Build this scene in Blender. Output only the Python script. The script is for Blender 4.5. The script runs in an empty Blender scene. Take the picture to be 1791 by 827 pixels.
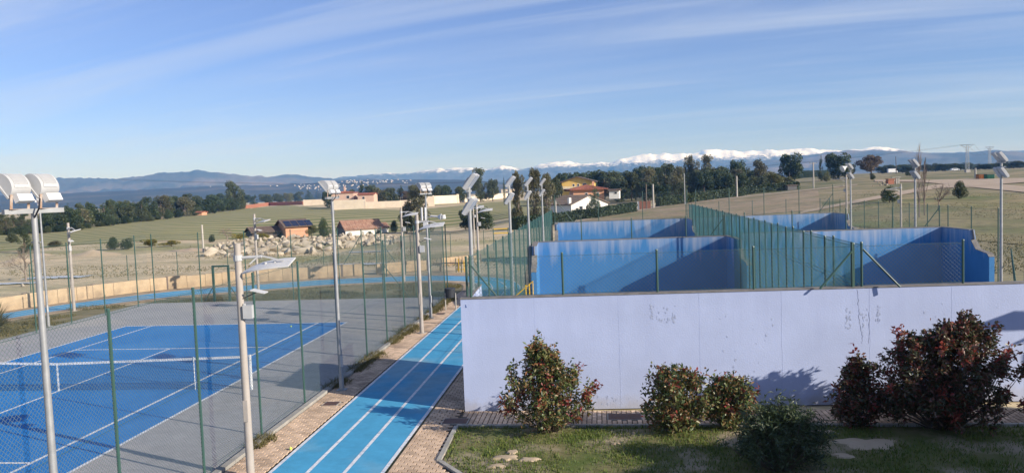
import bpy, bmesh, math, random
import numpy as np
from mathutils import Vector, Matrix, noise as mnoise
random.seed(7); RNG = np.random.default_rng(11)
SC = bpy.context.scene
COL = SC.collection
R = math.radians

# ------------------------------------------------------------------ camera
F_PX, PITCH, ROLL, YAW, CAM_H = 1341.23, 0.060996, -0.0377011, 0.1134942, 5.8673
PW, PH = 1791.0, 827.0
fw = np.array([-math.sin(YAW)*math.cos(PITCH), math.cos(YAW)*math.cos(PITCH), -math.sin(PITCH)])
_r = np.array([math.cos(YAW), math.sin(YAW), 0.0]); _u = np.cross(_r, fw)
cr = math.cos(ROLL)*_r + math.sin(ROLL)*_u
cu = -math.sin(ROLL)*_r + math.cos(ROLL)*_u
CAM = np.array([0, 0, CAM_H])
cd = bpy.data.cameras.new('camera'); cam = bpy.data.objects.new('camera', cd); COL.objects.link(cam)
cd.sensor_width = 36.0; cd.lens = F_PX/PW*36.0; cd.clip_start = 0.1; cd.clip_end = 40000
M = Matrix(((cr[0], cu[0], -fw[0], 0), (cr[1], cu[1], -fw[1], 0), (cr[2], cu[2], -fw[2], CAM_H), (0, 0, 0, 1)))
cam.matrix_world = M
SC.camera = cam

# ------------------------------------------------------------------ light
SUN_EL = R(23.1)
SUN_TO = np.array([0.918, -0.397]); SUN_TO = SUN_TO/np.linalg.norm(SUN_TO)
SUN_ROT = math.atan2(SUN_TO[0], SUN_TO[1])
w = bpy.data.worlds.new('World'); SC.world = w; w.use_nodes = True
nt = w.node_tree; nt.nodes.clear()
def wn(t, **k):
    n = nt.nodes.new(t)
    for a, b in k.items(): setattr(n, a, b)
    return n
out = wn('ShaderNodeOutputWorld'); bg = wn('ShaderNodeBackground')
sky = wn('ShaderNodeTexSky', sky_type='NISHITA', sun_disc=False)
sky.sun_elevation = SUN_EL; sky.sun_rotation = SUN_ROT; sky.altitude = 650; sky.air_density = 1.0; sky.dust_density = 0.35; sky.ozone_density = 2.2
SKY_STRENGTH = 0.066
bg.inputs['Strength'].default_value = SKY_STRENGTH
# thin cirrus: streaked noise on the plane of the cloud deck
tc = wn('ShaderNodeTexCoord'); sep = wn('ShaderNodeSeparateXYZ')
nt.links.new(tc.outputs['Generated'], sep.inputs[0])
def wmath(op, a, b=None, c=None):
    n = wn('ShaderNodeMath', operation=op)
    for i, v in enumerate((a, b, c)):
        if v is None: continue
        if isinstance(v, (int, float)): n.inputs[i].default_value = v
        else: nt.links.new(v, n.inputs[i])
    return n.outputs[0]
zz = wmath('ADD', wmath('MAXIMUM', sep.outputs['Z'], 0.0), 0.10)
px_ = wmath('DIVIDE', sep.outputs['X'], zz); py_ = wmath('DIVIDE', sep.outputs['Y'], zz)
CA = R(165)     # direction of the streaks
su = wmath('ADD', wmath('MULTIPLY', px_, math.cos(CA)), wmath('MULTIPLY', py_, math.sin(CA)))
sv = wmath('ADD', wmath('MULTIPLY', px_, -math.sin(CA)), wmath('MULTIPLY', py_, math.cos(CA)))
def streak(kx, ky, scale, det, lo, hi, off=0.0, dist=0.6):
    cb = wn('ShaderNodeCombineXYZ')
    nt.links.new(wmath('MULTIPLY', su, kx), cb.inputs[0]); nt.links.new(wmath('MULTIPLY', sv, ky), cb.inputs[1]); cb.inputs[2].default_value = off
    nz = wn('ShaderNodeTexNoise'); nz.inputs['Scale'].default_value = scale; nz.inputs['Detail'].default_value = det
    nz.inputs['Roughness'].default_value = 0.6; nz.inputs['Distortion'].default_value = dist
    nt.links.new(cb.outputs[0], nz.inputs['Vector'])
    mr = wn('ShaderNodeMapRange'); mr.inputs['From Min'].default_value = lo; mr.inputs['From Max'].default_value = hi
    mr.interpolation_type = 'SMOOTHSTEP'
    nt.links.new(nz.outputs['Fac'], mr.inputs['Value'])
    return mr.outputs[0]
s1 = streak(0.10, 0.75, 1.0, 7, 0.46, 0.76, 3.3)
s2 = streak(0.26, 1.9, 1.0, 8, 0.42, 0.74, 9.1, 0.9)
s3 = streak(0.06, 0.22, 1.0, 4, 0.35, 0.75, 5.7)
cm = wmath('ADD', wmath('MULTIPLY', s1, 0.22), wmath('MULTIPLY', wmath('MULTIPLY', s2, s3), 0.72))
cm = wmath('ADD', cm, wmath('MULTIPLY', s3, 0.16))
cm = wmath('MINIMUM', cm, 0.8)
mixc = wn('ShaderNodeMix', data_type='RGBA'); nt.links.new(cm, mixc.inputs['Factor'])
gain = wn('ShaderNodeMix', data_type='RGBA', blend_type='MULTIPLY'); gain.inputs['Factor'].default_value = 1.0
gain.inputs['B'].default_value = (0.92, 1.03, 1.54, 1)
nt.links.new(sky.outputs[0], gain.inputs['A'])
nt.links.new(gain.outputs['Result'], mixc.inputs['A']); mixc.inputs['B'].default_value = (7.4, 8.2, 9.6, 1)
nt.links.new(mixc.outputs['Result'], bg.inputs['Color']); nt.links.new(bg.outputs[0], out.inputs[0])
sd = bpy.data.lights.new('sun', 'SUN'); sun = bpy.data.objects.new('sun', sd); COL.objects.link(sun)
sd.energy = 5.0; sd.angle = R(0.55); sd.color = (1.0, 0.925, 0.82)
sv3 = Vector((SUN_TO[0]*math.cos(SUN_EL), SUN_TO[1]*math.cos(SUN_EL), math.sin(SUN_EL)))
sun.rotation_euler = sv3.to_track_quat('Z', 'Y').to_euler()
SC.view_settings.view_transform = 'Standard'; SC.view_settings.look = 'None'
SC.view_settings.exposure = 0.52; SC.view_settings.gamma = 1.0
SC.cycles.max_bounces = 6; SC.cycles.volume_bounces = 0; SC.cycles.transparent_max_bounces = 16

# ------------------------------------------------------------------ placing
def sstep(a, b, x):
    t = max(0.0, min(1.0, (x-a)/(b-a))); return t*t*(3-2*t)
def terrain(x, y):
    D = math.hypot(x, y); a = x/max(y, 1.0)
    if y < 1: a = 5 if x > 0 else -5
    h = 0.0
    rise = np.interp(D, [58, 110, 200, 400, 800, 2000, 3000], [0, 1.9, 3.9, 6.6, 8.5, 8, 4])
    h += rise*sstep(-0.08, 0.36, a)
    h += np.interp(D, [200, 400, 800, 3000], [0, 1.5, 1.0, -4])*(1-sstep(-0.08, 0.36, a))
    h += -2.6*math.exp(-((D-165)/42)**2)*sstep(-0.62, -0.42, a)*(1-sstep(-0.20, -0.10, a))
    k = min(1.0, max(0.0, (D-75)/60))
    h += k*0.35*mnoise.noise(Vector((x*0.02, y*0.02, 0)))
    h -= 0.03
    return float(h)
def ray(px, py): return fw + cr*(px-PW/2)/F_PX - cu*(py-PH/2)/F_PX
def G(px, py, z=0.0):
    d = ray(px, py); t = (z-CAM_H)/d[2]; return Vector(CAM+d*t)
def YP(px, py, Y):
    d = ray(px, py); return Vector(CAM+d*(Y/d[1]))
def T(px, py):
    d = ray(px, py); t = 20.0; last = t
    while t < 6000:
        p = CAM+d*t
        if p[2] <= terrain(p[0], p[1]): break
        last = t; t *= 1.01
    for _ in range(24):
        m = 0.5*(last+t); p = CAM+d*m
        if p[2] <= terrain(p[0], p[1]): t = m
        else: last = m
    p = CAM+d*t
    return Vector((p[0], p[1], terrain(p[0], p[1])))
def RD(px, py, D):
    d = ray(px, py); d = d/(d @ fw); return Vector(CAM+d*D)
def dist(p): return float((np.array(p)-CAM) @ fw)
def mpp(p): return dist(p)/F_PX          # metres per photo pixel at p

# ------------------------------------------------------------------ materials
def mat(name, c1, c2=None, scale=3.0, rough=0.8, bump=0.0, bscale=None, metal=0.0, detail=5, c3=None, s3=0.4, coord='Object', lo=0.35, hi=0.65, stretch=None, isl=0.0, objr=0.0, spec=0.3, trans=0.0, fine=None):
    m = bpy.data.materials.new(name); m.use_nodes = True
    N = m.node_tree; b = N.nodes['Principled BSDF']
    b.inputs['Roughness'].default_value = rough; b.inputs['Metallic'].default_value = metal
    b.inputs['Specular IOR Level'].default_value = spec
    t = N.nodes.new('ShaderNodeTexCoord'); src = t.outputs[coord] if coord != 'World' else None
    if coord == 'World':
        g = N.nodes.new('ShaderNodeNewGeometry'); src = g.outputs['Position']
    if stretch:
        mp = N.nodes.new('ShaderNodeMapping'); mp.inputs['Scale'].default_value = stretch
        N.links.new(src, mp.inputs['Vector']); src = mp.outputs[0]
    col = None
    if c2 is None: c2 = tuple(x*0.86 for x in c1)
    nz = N.nodes.new('ShaderNodeTexNoise'); nz.inputs['Scale'].default_value = scale; nz.inputs['Detail'].default_value = detail
    nz.inputs['Roughness'].default_value = 0.62
    N.links.new(src, nz.inputs['Vector'])
    mr = N.nodes.new('ShaderNodeMapRange'); mr.inputs['From Min'].default_value = lo; mr.inputs['From Max'].default_value = hi
    N.links.new(nz.outputs['Fac'], mr.inputs['Value'])
    mx = N.nodes.new('ShaderNodeMix'); mx.data_type = 'RGBA'
    mx.inputs['A'].default_value = (*c1, 1); mx.inputs['B'].default_value = (*c2, 1)
    N.links.new(mr.outputs[0], mx.inputs['Factor']); col = mx.outputs['Result']
    if c3 is not None:
        n3 = N.nodes.new('ShaderNodeTexNoise'); n3.inputs['Scale'].default_value = scale*s3; n3.inputs['Detail'].default_value = 6
        mp3 = N.nodes.new('ShaderNodeMapping'); mp3.inputs['Location'].default_value = (13.1, 4.2, 7.7)
        N.links.new(src, mp3.inputs['Vector']); N.links.new(mp3.outputs[0], n3.inputs['Vector'])
        r3 = N.nodes.new('ShaderNodeMapRange'); r3.inputs['From Min'].default_value = 0.5; r3.inputs['From Max'].default_value = 0.66
        N.links.new(n3.outputs['Fac'], r3.inputs['Value'])
        m3 = N.nodes.new('ShaderNodeMix'); m3.data_type = 'RGBA'; m3.inputs['B'].default_value = (*c3, 1)
        N.links.new(r3.outputs[0], m3.inputs['Factor']); N.links.new(col, m3.inputs['A']); col = m3.outputs['Result']
    if isl or objr:
        g2 = N.nodes.new('ShaderNodeNewGeometry'); oi = N.nodes.new('ShaderNodeObjectInfo')
        a1 = N.nodes.new('ShaderNodeMath'); a1.operation = 'MULTIPLY_ADD'
        N.links.new(g2.outputs['Random Per Island'], a1.inputs[0]); a1.inputs[1].default_value = isl*2; a1.inputs[2].default_value = 1-isl
        a2 = N.nodes.new('ShaderNodeMath'); a2.operation = 'MULTIPLY_ADD'
        N.links.new(oi.outputs['Random'], a2.inputs[0]); a2.inputs[1].default_value = objr*2; a2.inputs[2].default_value = 1-objr
        a3 = N.nodes.new('ShaderNodeMath'); a3.operation = 'MULTIPLY'
        N.links.new(a1.outputs[0], a3.inputs[0]); N.links.new(a2.outputs[0], a3.inputs[1])
        hv = N.nodes.new('ShaderNodeHueSaturation'); N.links.new(a3.outputs[0], hv.inputs['Value']); N.links.new(col, hv.inputs['Color'])
        col = hv.outputs['Color']
    if fine:
        nf = N.nodes.new('ShaderNodeTexNoise'); nf.inputs['Scale'].default_value = fine[0]; nf.inputs['Detail'].default_value = 8; nf.inputs['Roughness'].default_value = 0.75
        N.links.new(src, nf.inputs['Vector'])
        mf = N.nodes.new('ShaderNodeMapRange'); mf.inputs['From Min'].default_value = 0.3; mf.inputs['From Max'].default_value = 0.7; mf.inputs['To Min'].default_value = 1-fine[1]; mf.inputs['To Max'].default_value = 1+fine[1]
        N.links.new(nf.outputs['Fac'], mf.inputs['Value'])
        hf = N.nodes.new('ShaderNodeHueSaturation'); N.links.new(mf.outputs[0], hf.inputs['Value']); N.links.new(col, hf.inputs['Color']); col = hf.outputs['Color']
    N.links.new(col, b.inputs['Base Color'])
    if trans:
        b.inputs['Subsurface Weight'].default_value = 0.0
        tr = N.nodes.new('ShaderNodeBsdfTranslucent'); ms = N.nodes.new('ShaderNodeMixShader'); ms.inputs[0].default_value = trans
        N.links.new(col, tr.inputs['Color']); o = N.nodes['Material Output']
        N.links.new(b.outputs[0], ms.inputs[1]); N.links.new(tr.outputs[0], ms.inputs[2]); N.links.new(ms.outputs[0], o.inputs['Surface'])
    if bump:
        nb = N.nodes.new('ShaderNodeTexNoise'); nb.inputs['Scale'].default_value = bscale or scale*4; nb.inputs['Detail'].default_value = 6
        N.links.new(src, nb.inputs['Vector'])
        bp = N.nodes.new('ShaderNodeBump'); bp.inputs['Strength'].default_value = bump; bp.inputs['Distance'].default_value = 0.03
        N.links.new(nb.outputs['Fac'], bp.inputs['Height']); N.links.new(bp.outputs[0], b.inputs['Normal'])
    return m
def leafmat(name, cols, rough=0.5, trans=0.25, objr=0.2, spec=0.35):
    m = bpy.data.materials.new(name); m.use_nodes = True
    N = m.node_tree; b = N.nodes['Principled BSDF']; b.inputs['Roughness'].default_value = rough; b.inputs['Specular IOR Level'].default_value = spec
    g = N.nodes.new('ShaderNodeNewGeometry'); rp = N.nodes.new('ShaderNodeValToRGB')
    e = rp.color_ramp.elements
    e[0].position = 0; e[0].color = (*cols[0], 1); e[1].position = 1; e[1].color = (*cols[-1], 1)
    for i, c in enumerate(cols[1:-1]):
        n = e.new((i+1)/(len(cols)-1)); n.color = (*c, 1)
    N.links.new(g.outputs['Random Per Island'], rp.inputs[0])
    oi = N.nodes.new('ShaderNodeObjectInfo'); a2 = N.nodes.new('ShaderNodeMath'); a2.operation = 'MULTIPLY_ADD'
    N.links.new(oi.outputs['Random'], a2.inputs[0]); a2.inputs[1].default_value = objr*2; a2.inputs[2].default_value = 1-objr
    hv = N.nodes.new('ShaderNodeHueSaturation'); N.links.new(a2.outputs[0], hv.inputs['Value']); N.links.new(rp.outputs[0], hv.inputs['Color'])
    N.links.new(hv.outputs[0], b.inputs['Base Color'])
    tr = N.nodes.new('ShaderNodeBsdfTranslucent'); ms = N.nodes.new('ShaderNodeMixShader'); ms.inputs[0].default_value = trans
    N.links.new(hv.outputs[0], tr.inputs['Color']); o = N.nodes['Material Output']
    N.links.new(b.outputs[0], ms.inputs[1]); N.links.new(tr.outputs[0], ms.inputs[2]); N.links.new(ms.outputs[0], o.inputs['Surface'])
    return m

MT = {}
MT['court_blue'] = mat('court_blue', (0.013, 0.180, 0.50), (0.011, 0.163, 0.455), 0.5, 0.75, 0.08, 120, c3=(0.03, 0.20, 0.50), s3=0.7, fine=(3.0, 0.10))
MT['court_grey'] = mat('court_grey', (0.335, 0.33, 0.345), (0.295, 0.29, 0.305), 0.4, 0.85, 0.1, 90, c3=(0.38, 0.355, 0.34), s3=0.6, fine=(2.5, 0.14))
MT['track_blue'] = mat('track_blue', (0.066, 0.320, 0.53), (0.058, 0.292, 0.49), 0.35, 0.8, 0.1, 120, c3=(0.17, 0.335, 0.44), s3=1.0, fine=(2.2, 0.14))
MT['line'] = mat('line_paint', (0.72, 0.73, 0.75), (0.56, 0.58, 0.62), 5, 0.8, c3=(0.42, 0.47, 0.54), s3=1.6)
MT['paver'] = mat('paver_clay', (0.56, 0.415, 0.30), (0.48, 0.355, 0.255), 4, 0.9, 0.3, 40, isl=0.2, objr=0.2, coord='World', c3=(0.34, 0.25, 0.18), s3=0.2)
MT['joint'] = mat('joint_sand', (0.05, 0.04, 0.03), (0.08, 0.065, 0.048), 6, 0.95)
MT['kerb'] = mat('kerb_concrete', (0.36, 0.345, 0.315), (0.27, 0.26, 0.235), 3, 0.9, 0.3, 40, objr=0.1, coord='World')
MT['cover'] = mat('cover_rust', (0.115, 0.06, 0.048), (0.085, 0.055, 0.05), 8, 0.7, 0.2, 60)
MT['lawn'] = mat('lawn_soil', (0.085, 0.115, 0.026), (0.17, 0.15, 0.07), 1.1, 0.95, 0.5, 25, c3=(0.33, 0.27, 0.19), s3=0.7)
MT['terrain'] = mat('dry_field', (0.58, 0.46, 0.30), (0.43, 0.345, 0.21), 0.12, 0.95, 0.4, 3.0, c3=(0.27, 0.25, 0.12), s3=0.35, coord='World', detail=9, stretch=(0.6, 1.6, 1), fine=(0.9, 0.5))
MT['field_green'] = mat('green_field', (0.135, 0.16, 0.048), (0.21, 0.20, 0.082), 0.10, 0.95, 0.4, 2, coord='World', stretch=(0.25, 1.0, 1), c3=(0.15, 0.165, 0.055), s3=0.3, detail=7, fine=(0.8, 0.35))
MT['plough'] = mat('plough', (0.34, 0.25, 0.165), (0.24, 0.19, 0.11), 0.15, 0.95, 0.5, 2, coord='World', c3=(0.18, 0.17, 0.075), s3=0.5, detail=8, fine=(0.6, 0.5))
MT['meadow'] = mat('meadow', (0.165, 0.16, 0.065), (0.27, 0.215, 0.115), 0.12, 0.95, 0.5, 2, coord='World', c3=(0.11, 0.135, 0.042), s3=0.5, detail=8, fine=(0.6, 0.5))
MT['dirt'] = mat('dirt_road', (0.44, 0.345, 0.255), (0.36, 0.28, 0.20), 0.3, 0.95, 0.4, 3, coord='World')
MT['sand'] = mat('sand', (0.47, 0.375, 0.265), (0.38, 0.30, 0.205), 0.5, 0.95, 0.6, 4)
MT['rock'] = mat('boulder_stone', (0.46, 0.405, 0.325), (0.33, 0.285, 0.225), 1.2, 0.9, 0.6, 5, objr=0.12, c3=(0.25, 0.20, 0.15), s3=0.8)
MT['stone_wall'] = mat('stone_wall', (0.50, 0.385, 0.25), (0.40, 0.30, 0.195), 1.5, 0.95, 0.5, 14, objr=0.08, c3=(0.33, 0.25, 0.17), s3=0.8)
MT['cream'] = mat('cream_wall', (0.72, 0.62, 0.49), (0.64, 0.54, 0.42), 0.4, 0.9, 0.2, 6)
MT['white'] = mat('white_wall', (0.76, 0.74, 0.70), (0.68, 0.66, 0.62), 0.8, 0.85)
MT['orange'] = mat('orange_render', (0.58, 0.32, 0.20), (0.50, 0.27, 0.17), 0.8, 0.9)
MT['yellow'] = mat('yellow_render', (0.74, 0.49, 0.15), (0.66, 0.43, 0.13), 0.8, 0.9)
MT['pinkw'] = mat('pink_render', (0.60, 0.42, 0.33), (0.52, 0.36, 0.28), 0.8, 0.9)
MT['tile'] = mat('roof_tile', (0.36, 0.20, 0.135), (0.27, 0.155, 0.11), 3, 0.9, 0.3, 12, objr=0.18, isl=0.15, c3=(0.40, 0.27, 0.20), s3=0.6)
MT['tile_brown'] = mat('roof_tile_brown', (0.17, 0.125, 0.10), (0.12, 0.09, 0.075), 3, 0.9, 0.3, 12, objr=0.18, isl=0.15)
MT['tile_red'] = mat('roof_tile_red', (0.33, 0.12, 0.075), (0.26, 0.10, 0.065), 3, 0.9, 0.3, 12, objr=0.18, isl=0.15)
MT['dark_wood'] = mat('dark_wood', (0.075, 0.06, 0.055), (0.05, 0.042, 0.04), 3, 0.85)
MT['slate'] = mat('grey_boards', (0.15, 0.14, 0.145), (0.11, 0.105, 0.11), 3, 0.85)
MT['glass'] = mat('dark_glass', (0.03, 0.035, 0.045), None, 3, 0.12, spec=0.6)
MT['lampglass'] = mat('lamp_glass', (0.42, 0.44, 0.47), (0.36, 0.38, 0.41), 3, 0.18, spec=0.6)  # pale reflection on the floodlight glass is put into its base colour
MT['solar'] = mat('solar_panel', (0.018, 0.025, 0.06), (0.012, 0.018, 0.045), 3, 0.2, spec=0.6)
MT['rust'] = mat('rust_gate', (0.22, 0.085, 0.06), (0.17, 0.07, 0.05), 2, 0.8)
MT['post_green'] = mat('post_green', (0.036, 0.092, 0.076), (0.03, 0.078, 0.064), 4, 0.45, spec=0.5)
MT['wire'] = mat('wire_green', (0.15, 0.21, 0.20), (0.12, 0.175, 0.165), 4, 0.5)
MT['net_green'] = mat('netting_green', (0.085, 0.225, 0.225), (0.07, 0.195, 0.195), 1.0, 0.8)
MT['galv'] = mat('galvanised', (0.36, 0.37, 0.38), (0.29, 0.30, 0.31), 5, 0.5, metal=0.35, spec=0.4)
MT['pole_beige'] = mat('pole_beige', (0.40, 0.36, 0.325), (0.35, 0.315, 0.28), 4, 0.55)
MT['lampwhite'] = mat('lamp_white', (0.60, 0.60, 0.60), (0.54, 0.54, 0.54), 5, 0.45)
MT['lampgrey'] = mat('lamp_grey', (0.47, 0.475, 0.48), (0.41, 0.415, 0.42), 5, 0.45)
MT['lampdark'] = mat('lamp_slot', (0.16, 0.165, 0.17), None, 5, 0.6)
MT['rustbit'] = mat('rust_bracket', (0.33, 0.20, 0.13), (0.45, 0.40, 0.36), 12, 0.7)
MT['concrete'] = mat('concrete_pole', (0.47, 0.44, 0.39), (0.40, 0.37, 0.33), 3, 0.9)
MT['wood_pole'] = mat('wood_pole', (0.16, 0.13, 0.11), (0.12, 0.10, 0.085), 3, 0.9)
MT['net_dark'] = mat('net_cord', (0.018, 0.02, 0.028), None, 5, 0.8)
MT['ball'] = mat('ball_felt', (0.62, 0.80, 0.09), (0.55, 0.72, 0.07), 30, 0.9)
MT['bin'] = mat('bin_dark', (0.045, 0.048, 0.055), None, 6, 0.6)
MT['ystand'] = mat('yellow_paint', (0.72, 0.45, 0.03), None, 6, 0.55)
MT['trunk'] = mat('bark', (0.12, 0.095, 0.075), (0.085, 0.068, 0.055), 6, 0.95)
MT['trunk_pale'] = mat('bark_pale', (0.26, 0.21, 0.175), (0.19, 0.15, 0.125), 6, 0.95)
MT['carwhite'] = mat('car_paint', (0.74, 0.75, 0.77), None, 3, 0.25, spec=0.6)
MT['bin_green'] = mat('container_green', (0.03, 0.15, 0.075), None, 2, 0.6)
MT['bin_orange'] = mat('container_orange', (0.42, 0.17, 0.05), None, 2, 0.6)
MT['brick_red'] = mat('brick_red', (0.42, 0.17, 0.10), (0.33, 0.14, 0.09), 3, 0.9)
MT['puddle'] = mat('pale_sheet', (0.55, 0.57, 0.60), None, 3, 0.5)
MT['pylon'] = mat('pylon_steel', (0.42, 0.44, 0.46), None, 3, 0.5, metal=0.3)
MT['mound_blue'] = mat('wall_blue_mark', (0.10, 0.16, 0.36), None, 3, 0.8)
MT['crack'] = mat('wall_crack', (0.27, 0.30, 0.42), (0.22, 0.25, 0.36), 8, 0.9)
MT['patch'] = mat('wall_patch', (0.30, 0.34, 0.47), (0.47, 0.53, 0.70), 25, 0.9)
MT['cap'] = mat('wall_cap', (0.23, 0.215, 0.205), (0.16, 0.15, 0.14), 4, 0.9)
LM = {}
LM['dark'] = leafmat('leaf_dark', [(0.026, 0.046, 0.022), (0.044, 0.070, 0.030), (0.062, 0.088, 0.036), (0.09, 0.115, 0.048)])
LM['oak'] = leafmat('leaf_oak', [(0.042, 0.060, 0.028), (0.068, 0.088, 0.038), (0.095, 0.112, 0.05), (0.135, 0.15, 0.07)])
LM['euca'] = leafmat('leaf_euca', [(0.06, 0.066, 0.036), (0.10, 0.104, 0.054), (0.135, 0.13, 0.07), (0.18, 0.16, 0.09)])
LM['light'] = leafmat('leaf_light', [(0.07, 0.085, 0.028), (0.11, 0.12, 0.04), (0.15, 0.15, 0.055), (0.19, 0.175, 0.075)])
LM['brown'] = leafmat('leaf_brown', [(0.10, 0.075, 0.05), (0.15, 0.11, 0.075), (0.20, 0.155, 0.10)])
LM['hedge'] = leafmat('leaf_hedge', [(0.022, 0.042, 0.020), (0.035, 0.058, 0.026), (0.05, 0.075, 0.034)])
LM['photinia'] = leafmat('leaf_photinia', [(0.035, 0.058, 0.022), (0.06, 0.095, 0.03), (0.10, 0.14, 0.042), (0.13, 0.15, 0.05), (0.19, 0.17, 0.065), (0.24, 0.15, 0.065), (0.22, 0.10, 0.05)], 0.4, 0.25, 0.05, 0.5)
LM['photinia_red'] = leafmat('leaf_photinia_red', [(0.03, 0.046, 0.022), (0.05, 0.06, 0.028), (0.09, 0.085, 0.038), (0.13, 0.085, 0.045), (0.16, 0.065, 0.045), (0.20, 0.06, 0.05)], 0.4, 0.25, 0.05, 0.5)
LM['redshoot'] = leafmat('leaf_redshoot', [(0.13, 0.05, 0.03), (0.22, 0.045, 0.035), (0.30, 0.05, 0.05), (0.34, 0.12, 0.06)], 0.4, 0.3, 0.05, 0.5)
LM['oleander'] = leafmat('leaf_oleander', [(0.03, 0.05, 0.022), (0.05, 0.075, 0.035), (0.085, 0.11, 0.05)], 0.45, 0.2, 0.05)
LM['broom'] = leafmat('leaf_broom', [(0.10, 0.11, 0.03), (0.26, 0.22, 0.03), (0.40, 0.31, 0.03)])
LM['grass'] = leafmat('leaf_grass', [(0.062, 0.11, 0.02), (0.105, 0.165, 0.03), (0.155, 0.20, 0.042), (0.21, 0.21, 0.07)], 0.6, 0.3, 0.0)
LM['drygrass'] = leafmat('leaf_drygrass', [(0.09, 0.09, 0.03), (0.14, 0.125, 0.045), (0.21, 0.17, 0.075)], 0.7, 0.3, 0.0)

# ground cover changes from dry stubble in the west to olive grassland in the east
N = MT['terrain'].node_tree; b = N.nodes['Principled BSDF']; prev = b.inputs['Base Color'].links[0].from_socket
g = N.nodes.new('ShaderNodeNewGeometry'); sp = N.nodes.new('ShaderNodeSeparateXYZ'); N.links.new(g.outputs['Position'], sp.inputs[0])
mr = N.nodes.new('ShaderNodeMapRange'); mr.inputs['From Min'].default_value = 8; mr.inputs['From Max'].default_value = 34; N.links.new(sp.outputs['X'], mr.inputs['Value'])
nz = N.nodes.new('ShaderNodeTexNoise'); nz.inputs['Scale'].default_value = 0.10; nz.inputs['Detail'].default_value = 9; N.links.new(g.outputs['Position'], nz.inputs['Vector'])
rp = N.nodes.new('ShaderNodeValToRGB'); e = rp.color_ramp.elements; e[0].position = 0.36; e[0].color = (0.105, 0.115, 0.045, 1); e[1].position = 0.66; e[1].color = (0.31, 0.245, 0.145, 1)
N.links.new(nz.outputs['Fac'], rp.inputs[0])
mx = N.nodes.new('ShaderNodeMix'); mx.data_type = 'RGBA'; N.links.new(mr.outputs[0], mx.inputs['Factor']); N.links.new(prev, mx.inputs['A']); N.links.new(rp.outputs[0], mx.inputs['B']); N.links.new(mx.outputs['Result'], b.inputs['Base Color'])
# mown swathes: bent rows following the curve of the field
N = MT['field_green'].node_tree; b = N.nodes['Principled BSDF']; prev = b.inputs['Base Color'].links[0].from_socket
g = N.nodes.new('ShaderNodeNewGeometry'); mp = N.nodes.new('ShaderNodeMapping'); mp.inputs['Location'].default_value = (-8.0, -40.0, 0); N.links.new(g.outputs['Position'], mp.inputs['Vector'])
wv = N.nodes.new('ShaderNodeTexWave'); wv.wave_type = 'RINGS'; wv.rings_direction = 'Z'; wv.inputs['Scale'].default_value = 0.034; wv.inputs['Distortion'].default_value = 5.0; wv.inputs['Detail'].default_value = 4; wv.inputs['Detail Scale'].default_value = 0.25
N.links.new(mp.outputs[0], wv.inputs['Vector'])
mr = N.nodes.new('ShaderNodeMapRange'); mr.inputs['From Min'].default_value = 0.45; mr.inputs['From Max'].default_value = 0.95; mr.inputs['To Max'].default_value = 0.85; N.links.new(wv.outputs['Fac'], mr.inputs['Value'])
mx = N.nodes.new('ShaderNodeMix'); mx.data_type = 'RGBA'; mx.inputs['B'].default_value = (0.40, 0.33, 0.19, 1)
N.links.new(mr.outputs[0], mx.inputs['Factor']); N.links.new(prev, mx.inputs['A']); N.links.new(mx.outputs['Result'], b.inputs['Base Color'])

# blue-painted wall: pale streaks washing down from the coping
def washed(name, base, pale, top, depth, amount=1.0, dirt=None):
    m = mat(name, base, tuple(x*0.9 for x in base), 0.7, 0.7, 0.15, 25)
    N = m.node_tree; b = N.nodes['Principled BSDF']; prev = b.inputs['Base Color'].links[0].from_socket
    g = N.nodes.new('ShaderNodeNewGeometry'); sp = N.nodes.new('ShaderNodeSeparateXYZ'); N.links.new(g.outputs['Position'], sp.inputs[0])
    mp = N.nodes.new('ShaderNodeMapping'); mp.inputs['Scale'].default_value = (3.2, 3.2, 0.28); N.links.new(g.outputs['Position'], mp.inputs['Vector'])
    nz = N.nodes.new('ShaderNodeTexNoise'); nz.inputs['Scale'].default_value = 1.0; nz.inputs['Detail'].default_value = 7; N.links.new(mp.outputs[0], nz.inputs['Vector'])
    hr = N.nodes.new('ShaderNodeMapRange'); hr.inputs['From Min'].default_value = top-depth; hr.inputs['From Max'].default_value = top
    hr.inputs['To Min'].default_value = -0.28; hr.inputs['To Max'].default_value = 0.22; N.links.new(sp.outputs['Z'], hr.inputs['Value'])
    ad = N.nodes.new('ShaderNodeMath'); N.links.new(nz.outputs['Fac'], ad.inputs[0]); N.links.new(hr.outputs[0], ad.inputs[1])
    r2 = N.nodes.new('ShaderNodeMapRange'); r2.inputs['From Min'].default_value = 0.48; r2.inputs['From Max'].default_value = 0.85; r2.inputs['To Max'].default_value = amount
    N.links.new(ad.outputs[0], r2.inputs['Value'])
    mx = N.nodes.new('ShaderNodeMix'); mx.data_type = 'RGBA'; mx.inputs['B'].default_value = (*pale, 1)
    N.links.new(r2.outputs[0], mx.inputs['Factor']); N.links.new(prev, mx.inputs['A']); N.links.new(mx.outputs['Result'], b.inputs['Base Color'])
    return m
MT['fronton_blue'] = washed('fronton_blue', (0.046, 0.192, 0.435), (0.44, 0.45, 0.50), 3.05, 1.9, 0.6)
MT['lilac'] = washed('lilac_wall', (0.435, 0.505, 0.725), (0.35, 0.405, 0.60), 3.05, 2.4, 0.5)
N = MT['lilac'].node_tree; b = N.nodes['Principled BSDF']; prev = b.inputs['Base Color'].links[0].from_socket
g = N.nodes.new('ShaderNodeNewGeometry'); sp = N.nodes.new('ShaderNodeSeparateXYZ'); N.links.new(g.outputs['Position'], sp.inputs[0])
nz = N.nodes.new('ShaderNodeTexNoise'); nz.inputs['Scale'].default_value = 2.6; nz.inputs['Detail'].default_value = 8; N.links.new(g.outputs['Position'], nz.inputs['Vector'])
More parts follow.
